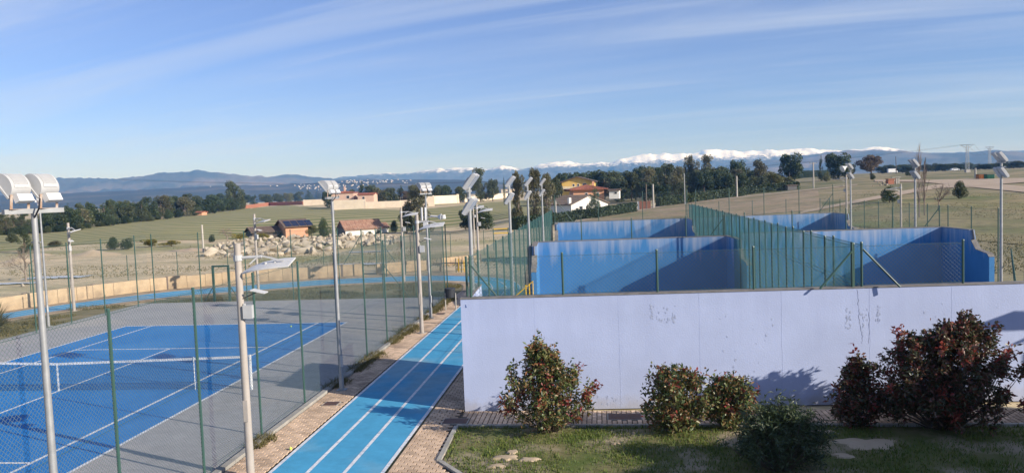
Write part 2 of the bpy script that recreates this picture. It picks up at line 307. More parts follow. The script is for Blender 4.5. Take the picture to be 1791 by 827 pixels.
ma = N.nodes.new('ShaderNodeMath'); ma.operation = 'MULTIPLY_ADD'; N.links.new(nz.outputs['Fac'], ma.inputs[0]); ma.inputs[1].default_value = -1.3; N.links.new(sp.outputs['Z'], ma.inputs[2])
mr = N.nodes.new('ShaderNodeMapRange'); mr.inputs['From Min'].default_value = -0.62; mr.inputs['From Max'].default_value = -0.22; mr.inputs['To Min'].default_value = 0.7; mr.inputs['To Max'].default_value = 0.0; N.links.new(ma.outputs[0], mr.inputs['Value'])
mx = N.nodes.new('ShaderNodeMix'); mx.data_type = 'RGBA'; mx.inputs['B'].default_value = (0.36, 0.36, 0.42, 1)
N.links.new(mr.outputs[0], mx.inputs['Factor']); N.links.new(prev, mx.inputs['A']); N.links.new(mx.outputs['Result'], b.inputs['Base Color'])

# ------------------------------------------------------------------ mesh helpers
class MB:
    def __init__(s): s.v = []; s.f = []
    def add(s, vs, fs):
        o = len(s.v); s.v += [tuple(x) for x in vs]; s.f += [tuple(o+i for i in f) for f in fs]; return s
    def box(s, c, d, rz=0.0, rx=0.0, ry=0.0):
        mt = Matrix.Rotation(rz, 3, 'Z') @ Matrix.Rotation(ry, 3, 'Y') @ Matrix.Rotation(rx, 3, 'X')
        vs = [Vector(c)+mt @ Vector((sx*d[0]/2, sy*d[1]/2, sz*d[2]/2)) for sz in (-1, 1) for sy in (-1, 1) for sx in (-1, 1)]
        return s.add(vs, [(0, 2, 3, 1), (4, 5, 7, 6), (0, 1, 5, 4), (2, 6, 7, 3), (0, 4, 6, 2), (1, 3, 7, 5)])
    def tube(s, p0, p1, r0, r1=None, n=8, cap=True):
        r1 = r0 if r1 is None else r1
        a = Vector(p0); b = Vector(p1); d = (b-a).normalized()
        q = d.orthogonal().normalized(); t = d.cross(q)
        vs = []
        for (c, r) in ((a, r0), (b, r1)):
            for i in range(n):
                an = 2*math.pi*i/n; vs.append(c+q*math.cos(an)*r+t*math.sin(an)*r)
        fs = [(i, (i+1) % n, n+(i+1) % n, n+i) for i in range(n)]
        if cap: fs += [tuple(range(n-1, -1, -1)), tuple(range(n, 2*n))]
        return s.add(vs, fs)
    def bar(s, p0, p1, w, h):
        a = Vector(p0); b = Vector(p1); d = (b-a).normalized(); up = Vector((0, 0, 1))
        if abs(d.z) > 0.95: up = Vector((1, 0, 0))
        q = d.cross(up).normalized(); t = q.cross(d)
        vs = [c+q*sx*w/2+t*sz*h/2 for c in (a, b) for (sx, sz) in ((-1, -1), (1, -1), (1, 1), (-1, 1))]
        return s.add(vs, [(0, 1, 5, 4), (1, 2, 6, 5), (2, 3, 7, 6), (3, 0, 4, 7), (3, 2, 1, 0), (4, 5, 6, 7)])
    def prism(s, poly, axis, a, b):
        # poly: list of 2d points; extruded along axis ('x','y','z') from a to b
        n = len(poly)
        def P(u, v, t): return {'x': (t, u, v), 'y': (u, t, v), 'z': (u, v, t)}[axis]
        vs = [P(u, v, a) for u, v in poly]+[P(u, v, b) for u, v in poly]
        fs = [(i, (i+1) % n, n+(i+1) % n, n+i) for i in range(n)]+[tuple(range(n-1, -1, -1)), tuple(range(n, 2*n))]
        return s.add(vs, fs)
    def mesh(s, name, m, smooth=False):
        me = bpy.data.meshes.new(name); me.from_pydata(s.v, [], s.f)
        if m is not None: me.materials.append(m)
        bm = bmesh.new(); bm.from_mesh(me); bmesh.ops.recalc_face_normals(bm, faces=bm.faces); bm.to_mesh(me); bm.free()
        if smooth:
            me.shade_smooth() if hasattr(me, 'shade_smooth') else None
            try: me.set_sharp_from_angle(angle=R(40))
            except Exception: pass
        return me
    def build(s, name, m, parent=None, smooth=False, **p):
        return link(name, s.mesh(name, m, smooth), parent, **p)
def link(name, me, parent=None, loc=None, **p):
    o = bpy.data.objects.new(name, me); COL.objects.link(o)
    if parent is not None: o.parent = parent; KIDS.setdefault(parent.name, []).append(o)
    if loc is not None: o.location = loc
    for k, v in p.items(): o[k] = v
    return o
def empty(name, loc, label, cat, group=None, rz=0.0):
    o = bpy.data.objects.new(name, None); COL.objects.link(o); o.location = loc; o.rotation_euler = (0, 0, rz)
    o.empty_display_size = 0.3; o['label'] = label; o['category'] = cat
    if group: o['group'] = group
    return o
def tag(o, label, cat, group=None):
    o['label'] = label; o['category'] = cat
    if group: o['group'] = group
    return o
def struct(o): o['kind'] = 'structure'; return o
KIDS = {}
def kids(o):
    return KIDS.get(o.name, [])
def copy_tree(o, loc, rz=0.0, label=None, group=None, scale=None, ch=None):
    r = o.copy(); COL.objects.link(r); r.location = loc; r.rotation_euler = (0, 0, rz)
    if scale is not None: r.scale = scale
    if label: r['label'] = label
    if group: r['group'] = group
    for c in (ch if ch is not None else kids(o)):
        d = c.copy(); COL.objects.link(d); d.parent = r; KIDS.setdefault(r.name, []).append(d)
        for e in kids(c):
            f = e.copy(); COL.objects.link(f); f.parent = d; KIDS.setdefault(d.name, []).append(f)
    return r
def np_mesh(name, verts, faces, m):
    """verts (N,3), faces (M,k) with constant k"""
    verts = np.asarray(verts, dtype=np.float32); faces = np.asarray(faces, dtype=np.int32)
    me = bpy.data.meshes.new(name); k = faces.shape[1]
    me.vertices.add(len(verts)); me.vertices.foreach_set('co', verts.ravel())
    me.loops.add(faces.size); me.loops.foreach_set('vertex_index', faces.ravel())
    me.polygons.add(len(faces)); me.polygons.foreach_set('loop_start', np.arange(0, faces.size, k, dtype=np.int32))
    me.update(calc_edges=True); me.validate()
    if m is not None: me.materials.append(m)
    return me
def leaves_arr(c, length, width, rng, up=0.0, out=None, dirs=None):
    """rhombic leaves at the centres c"""
    n = len(c)
    d = rng.normal(size=(n, 3)) if dirs is None else dirs+rng.normal(size=(n, 3))*0.35
    d[:, 2] += up
    if out is not None: d += out
    d /= np.linalg.norm(d, axis=1)[:, None]+1e-9
    q = rng.normal(size=(n, 3)); q -= (q*d).sum(1)[:, None]*d; q /= np.linalg.norm(q, axis=1)[:, None]+1e-9
    L = (length*(0.6+0.8*rng.random(n)))[:, None]; W = (width*(0.7+0.6*rng.random(n)))[:, None]
    v = np.stack([c-d*L*0.5, c+q*W*0.5, c+d*L*0.5, c-q*W*0.5], 1).reshape(-1, 3)
    f = np.arange(4*n).reshape(-1, 4)
    return v, f

# ================================================================== THE SETTING
# terrain: one polar sheet out past the far ranges
def build_terrain():
    rad = list(np.geomspace(4, 3200, 150))+[4500, 6600]
    azs = np.concatenate([np.linspace(-60, 60, 200), np.linspace(60, 300, 60)[1:-1]])
    vs = [(0, 0, -0.03)]; n = len(azs)
    for r in rad:
        for a in azs:
            x = r*math.sin(R(a)); y = r*math.cos(R(a)); vs.append((x, y, terrain(x, y) if r < 3300 else -6.0))
    fs = [(0, 1+j, 1+(j+1) % n) for j in range(n)]
    for i in range(len(rad)-1):
        for j in range(n):
            a = 1+i*n+j; b = 1+i*n+(j+1) % n; fs.append((a, a+n, b+n, b))
    mb = MB(); mb.v = vs; mb.f = fs
    return struct(mb.build('terrain', MT['terrain'], smooth=True))
build_terrain()

def flat(name, poly, z, m, parent=None):
    mb = MB(); mb.add([(x, y, z) for x, y in poly], [tuple(range(len(poly)))])
    return mb.build(name, m, parent)
def ribbon(near, far, rows, dz, cols=None):
    """sheet over the terrain between two pixel polylines on the ground"""
    def rs(pl, n):
        pl = np.array(pl, float); t = np.linspace(0, 1, n); d = np.r_[0, np.cumsum(np.abs(np.diff(pl[:, 0]))+1e-6)]; d /= d[-1]
        return np.stack([np.interp(t, d, pl[:, 0]), np.interp(t, d, pl[:, 1])], 1)
    n = cols or 60; A = [T(*p) for p in rs(near, n)]; B = [T(*p) for p in rs(far, n)]
    vs = []; fs = []
    for i in range(rows+1):
        k = i/rows
        for j in range(n):
            p = A[j].lerp(B[j], k**1.5); vs.append((p.x, p.y, terrain(p.x, p.y)+dz))
    for i in range(rows):
        for j in range(n-1): fs.append((i*n+j, i*n+j+1, (i+1)*n+j+1, (i+1)*n+j))
    mb = MB(); mb.v = vs; mb.f = fs
    return mb
# far green field on the left, ploughed ground and meadow on the right, dirt tracks
struct(ribbon([(-60, 446), (60, 436), (150, 427), (300, 421), (450, 417), (600, 413), (720, 404), (800, 396), (900, 380), (960, 374)],
              [(-60, 412), (100, 403), (250, 384), (400, 367), (500, 359), (560, 363), (720, 368), (830, 357), (900, 351), (960, 349)], 70, 0.05, 110).build('field', MT['field_green'], smooth=True))
struct(ribbon([(985, 402), (1197, 384), (1300, 378), (1440, 366)], [(985, 391), (1180, 358.5), (1300, 345.5), (1430, 332)], 40, 0.05, 60).build('ploughed_field', MT['plough'], smooth=True))
struct(ribbon([(1440, 392), (1560, 402), (1700, 420), (1900, 440)], [(1500, 361), (1580, 346), (1650, 334), (1900, 345)], 30, 0.05, 60).build('meadow', MT['meadow'], smooth=True))
struct(ribbon([(960, 398), (1010, 388.3), (1180, 358.6), (1300, 345.6), (1432, 331.5), (1500, 324)], [(960, 395.5), (1010, 386), (1180, 356.5), (1300, 343.8), (1432, 330), (1500, 322.8)], 3, 0.10, 70).build('path', MT['dirt'], smooth=True))
struct(ribbon([(1400, 375), (1480, 359), (1570, 343), (1640, 330), (1700, 328), (1800, 338), (1900, 348)], [(1400, 371), (1480, 354), (1570, 336.5), (1640, 323), (1700, 319), (1800, 327), (1900, 335)], 6, 0.10, 70).build('dirt_road', MT['dirt'], smooth=True))
struct(ribbon([(1530, 318), (1610, 319), (1700, 327), (1800, 319), (1900, 317)], [(1530, 315), (1610, 315.5), (1700, 313.5), (1800, 312.5), (1900, 311)], 5, 0.13, 60).build('dirt_road', MT['dirt'], smooth=True))

# tennis court
CX, NY = -17.24, 22.31
LD, LS = 5.485, 4.115
FX0, FX1, FY0, FY1 = -26.8, -8.5, 1.0, 42.0
struct(flat('court_surround', [(FX0, FY0), (FX1, FY0), (FX1, FY1), (FX0, FY1)], 0.020, MT['court_grey']))
court = struct(flat('tennis_court', [(CX-LD, NY-11.885), (CX+LD, NY-11.885), (CX+LD, NY+11.885), (CX-LD, NY+11.885)], 0.024, MT['court_blue']))
def cline(x0, y0, x1, y1, wd=0.055, z=0.028):
    mb = MB(); a = Vector((x0, y0, 0)); b = Vector((x1, y1, 0)); d = (b-a).normalized(); q = Vector((-d.y, d.x, 0))*wd
    mb.add([(p.x, p.y, z) for p in (a-q, b-q, b+q, a+q)], [(0, 1, 2, 3)])
    mb.build('court_line', MT['line'], court)
for x in (-LD, -LS, LS, LD): cline(CX+x, NY-11.885 if abs(x) > 5 else NY-11.885+0.055, CX+x, NY+11.885 if abs(x) > 5 else NY+11.885-0.055, 0.05)
for y in (-11.885, 11.885): cline(CX-LD+0.05, NY+y, CX+LD-0.05, NY+y, 0.055, 0.0284)
for y in (-6.4, 6.4): cline(CX-LS+0.05, NY+y, CX+LS-0.05, NY+y, 0.05, 0.0284)
cline(CX, NY-6.35, CX, NY+6.35, 0.045, 0.0282)

# running track: straight beside the court and the bend round its far end
def smooth_poly(pts, n=8):
    pts = [Vector((p[0], p[1], 0)) for p in pts]; out = []
    for i in range(len(pts)-1):
        p0 = pts[max(i-1, 0)]; p1 = pts[i]; p2 = pts[i+1]; p3 = pts[min(i+2, len(pts)-1)]
        for k in range(n):
            t = k/n
            out.append(0.5*((2*p1)+(p2-p0)*t+(2*p0-5*p1+4*p2-p3)*t*t+(3*p1-p0-3*p2+p3)*t**3))
    out.append(pts[-1]); return out
T_IN = [(-7.19, 2), (-7.19, 20), (-7.2, 36), (-7.2, 42.5), (-7.35, 45.4), (-8.0, 48.0), (-9.6, 49.5), (-12.6, 50.0), (-15.6, 49.6), (-18.5, 48.9), (-22.2, 47.1), (-26.6, 44.7), (-29.7, 41.0), (-31.5, 37.4), (-32.6, 32), (-32.8, 20), (-32.8, 2)]
T_OUT = [(-4.66, 2), (-4.66, 20), (-4.66, 36), (-4.66, 42.5), (-4.9, 46.2), (-6.2, 49.8), (-9.1, 52.1), (-12.9, 52.9), (-16.4, 52.5), (-19.6, 51.9), (-23.5, 49.9), (-28.0, 47.4), (-31.3, 43.2), (-33.4, 38.8), (-35.0, 32), (-35.3, 20), (-35.3, 2)]
ti = smooth_poly(T_IN); to = smooth_poly(T_OUT)
mb = MB(); n = len(ti)
for a, b in zip(ti, to): mb.v += [(a.x, a.y, 0.022), (b.x, b.y, 0.022)]
mb.f = [(2*i, 2*i+1, 2*i+3, 2*i+2) for i in range(n-1)]
track = struct(mb.build('running_track', MT['track_blue']))
for k in (0.0, 0.333, 0.664, 1.0):
    mb = MB()
    for a, b in zip(ti, to):
        d = (b-a); L = d.length; d = d/L; c = a+d*(L*(0.012+k*0.976))
        hw = 0.042
        mb.v += [(c.x-d.x*hw, c.y-d.y*hw, 0.0262), (c.x+d.x*hw, c.y+d.y*hw, 0.0262)]
    mb.f = [(2*i, 2*i+1, 2*i+3, 2*i+2) for i in range(n-1)]
    mb.build('lane_line', MT['line'], track)

# pavements of small clay pavers
def pavement(poly, paver, origin, vert=False, gap=0.019, keep=300, skip=()):
    """base sheet + single pavers; nearest `keep` are parts, the rest one stuff part"""
    base = struct(flat('pavement', poly, 0.004, MT['joint']))
    px, py = paver
    xs = [p[0] for p in poly]; ys = [p[1] for p in poly]
    def inside(x, y):
        c = False; n = len(poly)
        for i in range(n):
            x1, y1 = poly[i]; x2, y2 = poly[(i+1) % n]
            if (y1 > y) != (y2 > y) and x < (x2-x1)*(y-y1)/(y2-y1)+x1: c = not c
        return c
    cells = []
    if not vert:
        rows = int((max(ys)-min(ys))/py)
        for i in range(rows):
            y = min(ys)+(i+0.5)*py; x = min(xs)-px*(0.5 if i % 2 else 0.0)
            while x < max(xs):
                a, b = max(x, min(xs)+0.0), min(x+px, max(xs))
                if b-a > 0.04: cells.append(((a+b)/2, y, b-a-gap, py-gap))
                x += px
    else:
        cols = int((max(xs)-min(xs))/px)
        for i in range(cols):
            x = min(xs)+(i+0.5)*px; y = min(ys)-py*(0.5 if i % 2 else 0.0)
            while y < max(ys):
                a, b = max(y, min(ys)), min(y+py, max(ys))
                if b-a > 0.04: cells.append((x, (a+b)/2, px-gap, b-a-gap))
                y += py
    ok = []
    for c in cells:
        if not (inside(c[0]-c[2]*0.45, c[1]-c[3]*0.45) and inside(c[0]+c[2]*0.45, c[1]+c[3]*0.45) and inside(c[0]+c[2]*0.45, c[1]-c[3]*0.45) and inside(c[0]-c[2]*0.45, c[1]+c[3]*0.45)): continue
        if any(s[0] < c[0] < s[1] and s[2] < c[1] < s[3] for s in skip): continue
        ok.append(c)
    def scr(c):
        d = np.array([c[0], c[1], 0.0])-CAM; z = d @ fw
        return (PW/2+F_PX*(d @ cr)/z, PH/2-F_PX*(d @ cu)/z, z)
    vis = []; rest = []
    for c in ok:
        u, v, z = scr(c)
        (vis if (0 < u < PW and 0 < v < PH and z > 0) else rest).append((z, c))
    vis.sort(key=lambda t: t[0])
    rng = np.random.default_rng(5); cache = {}
    for z, c in vis[:keep]:
        key = (round(c[2], 2), round(c[3], 2), rng.integers(3))
        if key not in cache:
            b = MB(); hx, hy = c[2]/2, c[3]/2; e = 0.006
            b.add([(-hx, -hy, 0), (hx, -hy, 0), (hx, hy, 0), (-hx, hy, 0), (-hx+e, -hy+e, 0.018), (hx-e, -hy+e, 0.018), (hx-e, hy-e, 0.018), (-hx+e, hy-e, 0.018)],
                  [(0, 1, 5, 4), (1, 2, 6, 5), (2, 3, 7, 6), (3, 0, 4, 7), (4, 5, 6, 7)])
            cache[key] = b.mesh('paver', MT['paver'])
        o = link('paver', cache[key], base, (c[0], c[1], 0.0045+rng.random()*0.004))
        o.rotation_euler = ((rng.random()-0.5)*0.02, (rng.random()-0.5)*0.02, (rng.random()-0.5)*0.03)
    b = MB()
    for z, c in vis[keep:]+[r for r in rest if r[0] > 6]:
        hx, hy = c[2]/2, c[3]/2; e = 0.006; t = 0.018+rng.random()*0.004; x, y = c[0], c[1]
        b.add([(x-hx, y-hy, 0.0045), (x+hx, y-hy, 0.0045), (x+hx, y+hy, 0.0045), (x-hx, y+hy, 0.0045), (x-hx+e, y-hy+e, t), (x+hx-e, y-hy+e, t), (x+hx-e, y+hy-e, t), (x-hx+e, y+hy-e, t)],
              [(0, 1, 5, 4), (1, 2, 6, 5), (2, 3, 7, 6), (3, 0, 4, 7), (4, 5, 6, 7)])
    if b.v: b.build('pavers', MT['paver'], base, kind='stuff')
    return base
COVERS = [(-7.92, -7.45, 20.45, 20.9), (-4.15, -3.45, 18.75, 19.25), (0.05, 0.95, 19.05, 19.6), (-7.95, -7.5, 35.9, 36.4)]
pavement([(-8.2, 9), (-7.26, 9), (-7.26, 46.5), (-8.2, 46.5)], (0.205, 0.125), None, skip=COVERS)
pavement([(-4.6, 9), (2.6, 9), (2.6, 9.4), (-2.7, 14.9), (-3.55, 16.1), (-3.72, 18.5), (-3.72, 19.88), (-4.6, 19.88)], (0.205, 0.125), None, skip=COVERS)
pavement([(-3.70, 18.62), (13.5, 18.62), (13.5, 19.88), (-3.70, 19.88)], (0.125, 0.25), None, vert=True, skip=COVERS)
pavement([(-4.6, 19.9), (-3.73, 19.9), (-3.73, 45), (-4.6, 45)], (0.205, 0.125), None, keep=120)
# outer strip of pale paving along the bend, between track and stone wall / grass
def bend_strip(a, b, z, m, name):
    mb = MB()
    for p, q in zip(a, b): mb.v += [(p.x, p.y, z), (q.x, q.y, z)]
    mb.f = [(2*i, 2*i+1, 2*i+3, 2*i+2) for i in range(len(a)-1)]
    return struct(mb.build(name, m))
MT['bendpave'] = mat('bend_paving', (0.42, 0.32, 0.225), (0.33, 0.26, 0.18), 1.5, 0.95, 0.3, 12, c3=(0.26, 0.205, 0.145), s3=1.0)
def off(pl, d):
    o = []
    for i in range(len(pl)):
        t = (pl[min(i+1, len(pl)-1)]-pl[max(i-1, 0)]).normalized(); o.append(pl[i]+Vector((-t.y, t.x, 0))*d)
    return o
i0 = next(i for i, p in enumerate(to) if p.y > 46.5)
bend_strip(off(to, -0.03)[i0:], off(to, -1.5)[i0:], 0.008, MT['bendpave'], 'pavement')
bend_strip(off(ti, 0.03)[i0-8:], off(ti, 0.95)[i0-8:], 0.008, MT['bendpave'], 'pavement')
# paver joints on the bend: real slabs, radial
b = MB(); oi = off(ti, 0.06); oo = off(ti, 0.9)
for i in range(i0-6, len(ti)-9):
    for k in range(3):
        t0 = (k+0.06)/3; t1 = (k+0.94)/3
        p = [oi[i].lerp(oi[i+1], t0), oi[i].lerp(oi[i+1], t1), oo[i].lerp(oo[i+1], t1), oo[i].lerp(oo[i+1], t0)]
        b.add([(q.x, q.y, 0.0085) for q in p]+[(q.x, q.y, 0.03) for q in p], [(0, 1, 5, 4), (1, 2, 6, 5), (2, 3, 7, 6), (3, 0, 4, 7), (4, 5, 6, 7)])
bs = struct(b.build('edging', MT['bendpave']))
# manhole covers in the pavement
for i, c in enumerate(COVERS):
    x0, x1, y0, y1 = c
    t = empty('manhole_cover', ((x0+x1)/2, (y0+y1)/2, 0.004), ['rusty square manhole cover by the foot of a floodlight pole', 'dark rectangular manhole cover at the corner of the lilac wall', 'brownish manhole cover in the paving behind the first two bushes', 'small square manhole cover in the paving near the litter bin'][i], 'manhole cover')
    MB().box((0, 0, 0.009), (x1-x0-0.02, y1-y0-0.02, 0.018)).build('frame', MT['kerb'], t)
    MB().box((0, 0, 0.011), (x1-x0-0.08, y1-y0-0.08, 0.022)).build('plate', MT['cover'], t)
# kerbs
def kerb(x0, y0, x1, y1, n, wdt, z0, z1, name='kerb'):
    k = struct(link(name, None))
    a = Vector((x0, y0, 0)); b_ = Vector((x1, y1, 0)); d = (b_-a); L = d.length/n; an = math.atan2(d.y, d.x)
    me = MB().box((L/2, 0, (z0+z1)/2), (L-0.012, wdt, z1-z0)).mesh('kerb_stone', MT['kerb'])
    for i in range(n):
        o = link('kerb_stone', me, k, tuple(a+d*(i/n)+Vector((0, 0, random.uniform(-0.004, 0.004))))); o.rotation_euler = (0, 0, an)
kerb(-8.31, 9, -8.31, 42, 33, 0.16, -0.02, 0.085)
flat('kerb_base', [(-8.5, 1), (-8.4, 1), (-8.4, 42.2), (-8.5, 42.2)], 0.03, MT['kerb'])['kind'] = 'structure'
kerb(-3.63, 16.12, -3.69, 18.52, 3, 0.10, -0.02, 0.06)
kerb(-3.69, 18.56, 13.4, 18.56, 18, 0.10, -0.02, 0.06)
kerb(-3.60, 16.08, -2.62, 14.82, 2, 0.10, -0.02, 0.06)
kerb(-2.60, 14.80, 2.6, 9.3, 7, 0.10, -0.02, 0.06)
# lawn
LAWN = [(-3.55, 16.12), (-3.63, 18.5), (13.4, 18.5), (13.4, 6.0), (5.8, 6.0)]
def in_poly(x, y, poly):
    c = False; n = len(poly)
    for i in range(n):
        x1, y1 = poly[i]; x2, y2 = poly[(i+1) % n]
        if (y1 > y) != (y2 > y) and x < (x2-x1)*(y-y1)/(y2-y1)+x1: c = not c
    return c
mb = MB(); nx, ny = 110, 70; vs = {}
for i in range(nx+1):
    for j in range(ny+1):
        x = -3.6+17*i/nx; y = 6+12.5*j/ny
        if in_poly(x, y, LAWN): vs[(i, j)] = len(mb.v); mb.v.append((x, y, 0.02+0.03*mnoise.noise(Vector((x*0.9, y*0.9, 3)))))
for (i, j) in list(vs):
    q = [(i, j), (i+1, j), (i+1, j+1), (i, j+1)]
    if all(k in vs for k in q): mb.f.append(tuple(vs[k] for k in q))
struct(flat('ground', LAWN, 0.0, MT['lawn']))
struct(mb.build('lawn', MT['lawn'], smooth=True))
# bare sand patches on the lawn (thin crusts of sand)
def blob(px, py, rx, ry, seed, z=0.062, name='sand_patch'):
    c = G(px, py); rr = random.Random(seed); mb = MB(); n = 40; ring = []
    for k in range(n):
        a = 2*math.pi*k/n; q = 0.75+0.55*mnoise.noise(Vector((math.cos(a)*1.7+seed, math.sin(a)*1.7, seed*0.7)))
        ring.append((c.x+rx*q*math.cos(a), c.y+ry*q*math.sin(a)))
    mb.v = [(c.x, c.y, z)]+[(x, y, z-0.004) for x, y in [(c.x+(x-c.x)*0.7, c.y+(y-c.y)*0.7) for x, y in ring]]+[(x, y, 0.0) for x, y in ring]
    for k in range(n):
        k2 = (k+1) % n; mb.f += [(0, 1+k, 1+k2), (1+k, 1+n+k, 1+n+k2, 1+k2)]
    o = mb.build(name, MT['sand'], smooth=True); o['kind'] = 'structure'
    return (c.x, c.y, rx, ry)
PATCH = [blob(885, 803, 0.42, 0.22, 1), blob(925, 806, 0.34, 0.16, 2), blob(868, 818, 0.30, 0.14, 12), blob(895, 793, 0.2, 0.2, 14), blob(1510, 777, 0.85, 0.55, 3), blob(1440, 757, 0.35, 0.14, 4), blob(1475, 800, 0.3, 0.22, 7), blob(1075, 778, 0.15, 0.06, 9)]
# grass blades
def grass():
    rng = np.random.default_rng(3); N = 80000
    x = rng.uniform(-3.6, 12.5, N); y = rng.uniform(10.5, 18.5, N)
    keep = np.array([in_poly(a, b, LAWN) for a, b in zip(x, y)]); x, y = x[keep], y[keep]
    dn = np.array([mnoise.noise(Vector((a*0.8, b*0.8, 9)))+0.5*mnoise.noise(Vector((a*2.4, b*2.4, 2))) for a, b in zip(x, y)])
    keep = rng.random(len(x)) < np.clip(0.70+1.3*dn, 0.10, 1)
    for (cx, cy, rx, ry) in PATCH: keep &= (((x-cx)/rx)**2+((y-cy)/ry)**2) > rng.uniform(0.25, 0.75, len(x))
    x, y = x[keep], y[keep]; n = len(x)
    h = rng.uniform(0.025, 0.075, n); a = rng.uniform(0, 6.28, n); lean = rng.normal(size=(n, 2))*0.03; wd = rng.uniform(0.008, 0.018, n)
    z0 = np.full(n, 0.005)
    v = np.stack([np.stack([x-np.cos(a)*wd, y-np.sin(a)*wd, z0], 1), np.stack([x+np.cos(a)*wd, y+np.sin(a)*wd, z0], 1), np.stack([x+lean[:, 0], y+lean[:, 1], z0+h+0.03], 1)], 1).reshape(-1, 3)
    o = link('grass', np_mesh('grass', v, np.arange(3*n).reshape(-1, 3), LM['grass']), kind='stuff')
grass()
# weeds along the fence foot and grass inside the bend
def tufts(name, fn, n, hmin, hmax, m, seed, wid=0.012):
    rng = np.random.default_rng(seed); P = []
    while len(P) < n:
        p = fn(rng)
        if p is not None: P.append(p)
    P = np.array(P); h = rng.uniform(hmin, hmax, n); a = rng.uniform(0, 6.28, n); lean = rng.normal(size=(n, 2))*(h[:, None]*0.5)
    v = np.stack([np.stack([P[:, 0]-np.cos(a)*wid, P[:, 1]-np.sin(a)*wid, P[:, 2]], 1), np.stack([P[:, 0]+np.cos(a)*wid, P[:, 1]+np.sin(a)*wid, P[:, 2]], 1), np.stack([P[:, 0]+lean[:, 0], P[:, 1]+lean[:, 1], P[:, 2]+h], 1)], 1).reshape(-1, 3)
    link(name, np_mesh(name, v, np.arange(3*n).reshape(-1, 3), m), kind='stuff')
def weed(rng):
    y = rng.uniform(15, 41.5); d = mnoise.noise(Vector((y*0.55, 2, 2)))+0.35*sstep(22, 26, y)
    if d < 0.22: return None
    return (-8.25+rng.normal()*0.19*(0.4+d), y, 0.01)
tufts('weeds', weed, 9000, 0.05, 0.20, LM['drygrass'], 4)
def inner(rng):
    x = rng.uniform(-27, -8.6); y = rng.uniform(42.3, 49)
    k = min(range(0, len(ti)), key=lambda i: (ti[i].x-x)**2+(ti[i].y-y)**2)
    if (Vector((x, y, 0))-ti[k]).length < 1.0 or y > np.interp(x, [-26, -22, -18, -15, -12, -9], [42.5, 46, 47.8, 48.5, 48.9, 47.5]): return None
    if mnoise.noise(Vector((x*0.35, y*0.5, 1))) < -0.12: return None
    return (x, y, 0.0)
MT['innerground'] = mat('inner_ground', (0.14, 0.125, 0.05), (0.26, 0.21, 0.125), 0.5, 0.95, 0.5, 8, c3=(0.085, 0.095, 0.032), s3=0.6)
struct(flat('verge', [(-27, 42.1), (-8.3, 42.1), (-8.0, 46), (-9.4, 48.6), (-12.6, 49.1), (-15.6, 48.7), (-18.5, 48.0), (-22.2, 46.2), (-26.2, 43.9)], 0.004, MT['innerground']))
tufts('verge_grass', inner, 9000, 0.05, 0.14, LM['drygrass'], 6, 0.02)
struct(flat('verge', [(-31.8, 2), (-26.85, 2), (-26.85, 42), (-29.2, 40.2), (-30.8, 37)], 0.004, MT['innerground']))
def inner2(rng):
    x = rng.uniform(-31.2, -27.0); y = rng.uniform(22, 41.5)
    if x < -30.3 and y > 35 or mnoise.noise(Vector((x*0.5, y*0.5, 7))) < 0.0: return None
    return (x, y, 0.0)
tufts('verge_grass', inner2, 5000, 0.05, 0.16, LM['drygrass'], 8, 0.02)

# ================================================================== COURT WALLS
KW = 0.047
HW = 3.02
def wall_profile():   # side wall seen from the side: (distance from the end wall, height)
    return [(0, 0), (4.5, 0), (4.5, 1.85), (4.35, 2.0), (3.35, 2.12), (2.9, 2.55), (2.75, HW), (0, HW)]
def court_wall(loc, x0, x1, h, facing, sides, label, m, name='court_wall', rz=KW, th=0.26):
    """end wall along local x from x0 to x1; facing -1: side walls come towards -y, +1 towards +y"""
    t = empty(name, loc, label, 'wall', rz=rz)
    MB().box(((x0+x1)/2, th/2, h/2), (x1-x0, th, h)).build('end_wall', m, t)
    MB().box(((x0+x1)/2, th/2, h+0.012), (x1-x0+0.02, th+0.03, 0.03)).build('coping', MT['cap'], t)
    for sx in sides:
        b = MB(); p = [((th+u if facing > 0 else -u), v*h/HW) for u, v in wall_profile()]
        b.prism(p, 'x', sx, sx+0.25)
        b.build('side_wall', m, t)
        c = MB(); q = p[2:]
        for (a, b_) in zip(q[:-1], q[1:]):
            c.bar((sx+0.125, a[0], a[1]+0.01), (sx+0.125, b_[0], b_[1]+0.01), 0.27, 0.03)
        c.build('side_coping', MT['cap'], t)
    return t
front = court_wall((-3.71, 19.91, 0), 0, 24.0, HW, 1, [0.0], 'long lilac painted wall behind the red bushes with cracks and scuffed patches', MT['lilac'])
def onwall(px, py):
    p = YP(px, py, 19.91); 
    for _ in range(4): p = YP(px, py, 19.91+KW*(p.x+3.71))
    return p.x+3.71, p.z
for px in (937, 1084, 1225, 1369, 1523, 1666):
    x, _ = onwall(px, 600)
    b = MB(); rr = random.Random(px)
    zs = [0.0, 0.3, 0.7, 1.1, 1.5, 1.9, 2.3, 2.7, 3.0]
    for z0, z1 in zip(zs[:-1], zs[1:]):
        b.box((x+rr.uniform(-0.006, 0.006), 0.002, (z0+z1)/2), (rr.uniform(0.012, 0.028), 0.0085, z1-z0))
    b.build('joint_ridge', MT['lilac'], front)
def crack(pts, wd, m=None, name='crack'):
    b = MB(); P = []
    rr = random.Random(len(pts)+int(pts[0][0]))
    for (a, c) in zip(pts[:-1], pts[1:]):
        for k in range(5):
            t = k/5; P.append((a[0]+(c[0]-a[0])*t+rr.uniform(-1, 1)*1.1, a[1]+(c[1]-a[1])*t))
    P.append(pts[-1]); W = [onwall(*p) for p in P]
    for i, (x, z) in enumerate(W):
        q = wd*rr.uniform(0.4, 1.3); b.v += [(x-q, -0.004, z), (x+q, -0.004, z)]
    b.f = [(2*i, 2*i+1, 2*i+3, 2*i+2) for i in range(len(W)-1)]
    b.build(name, m or MT['crack'], front)
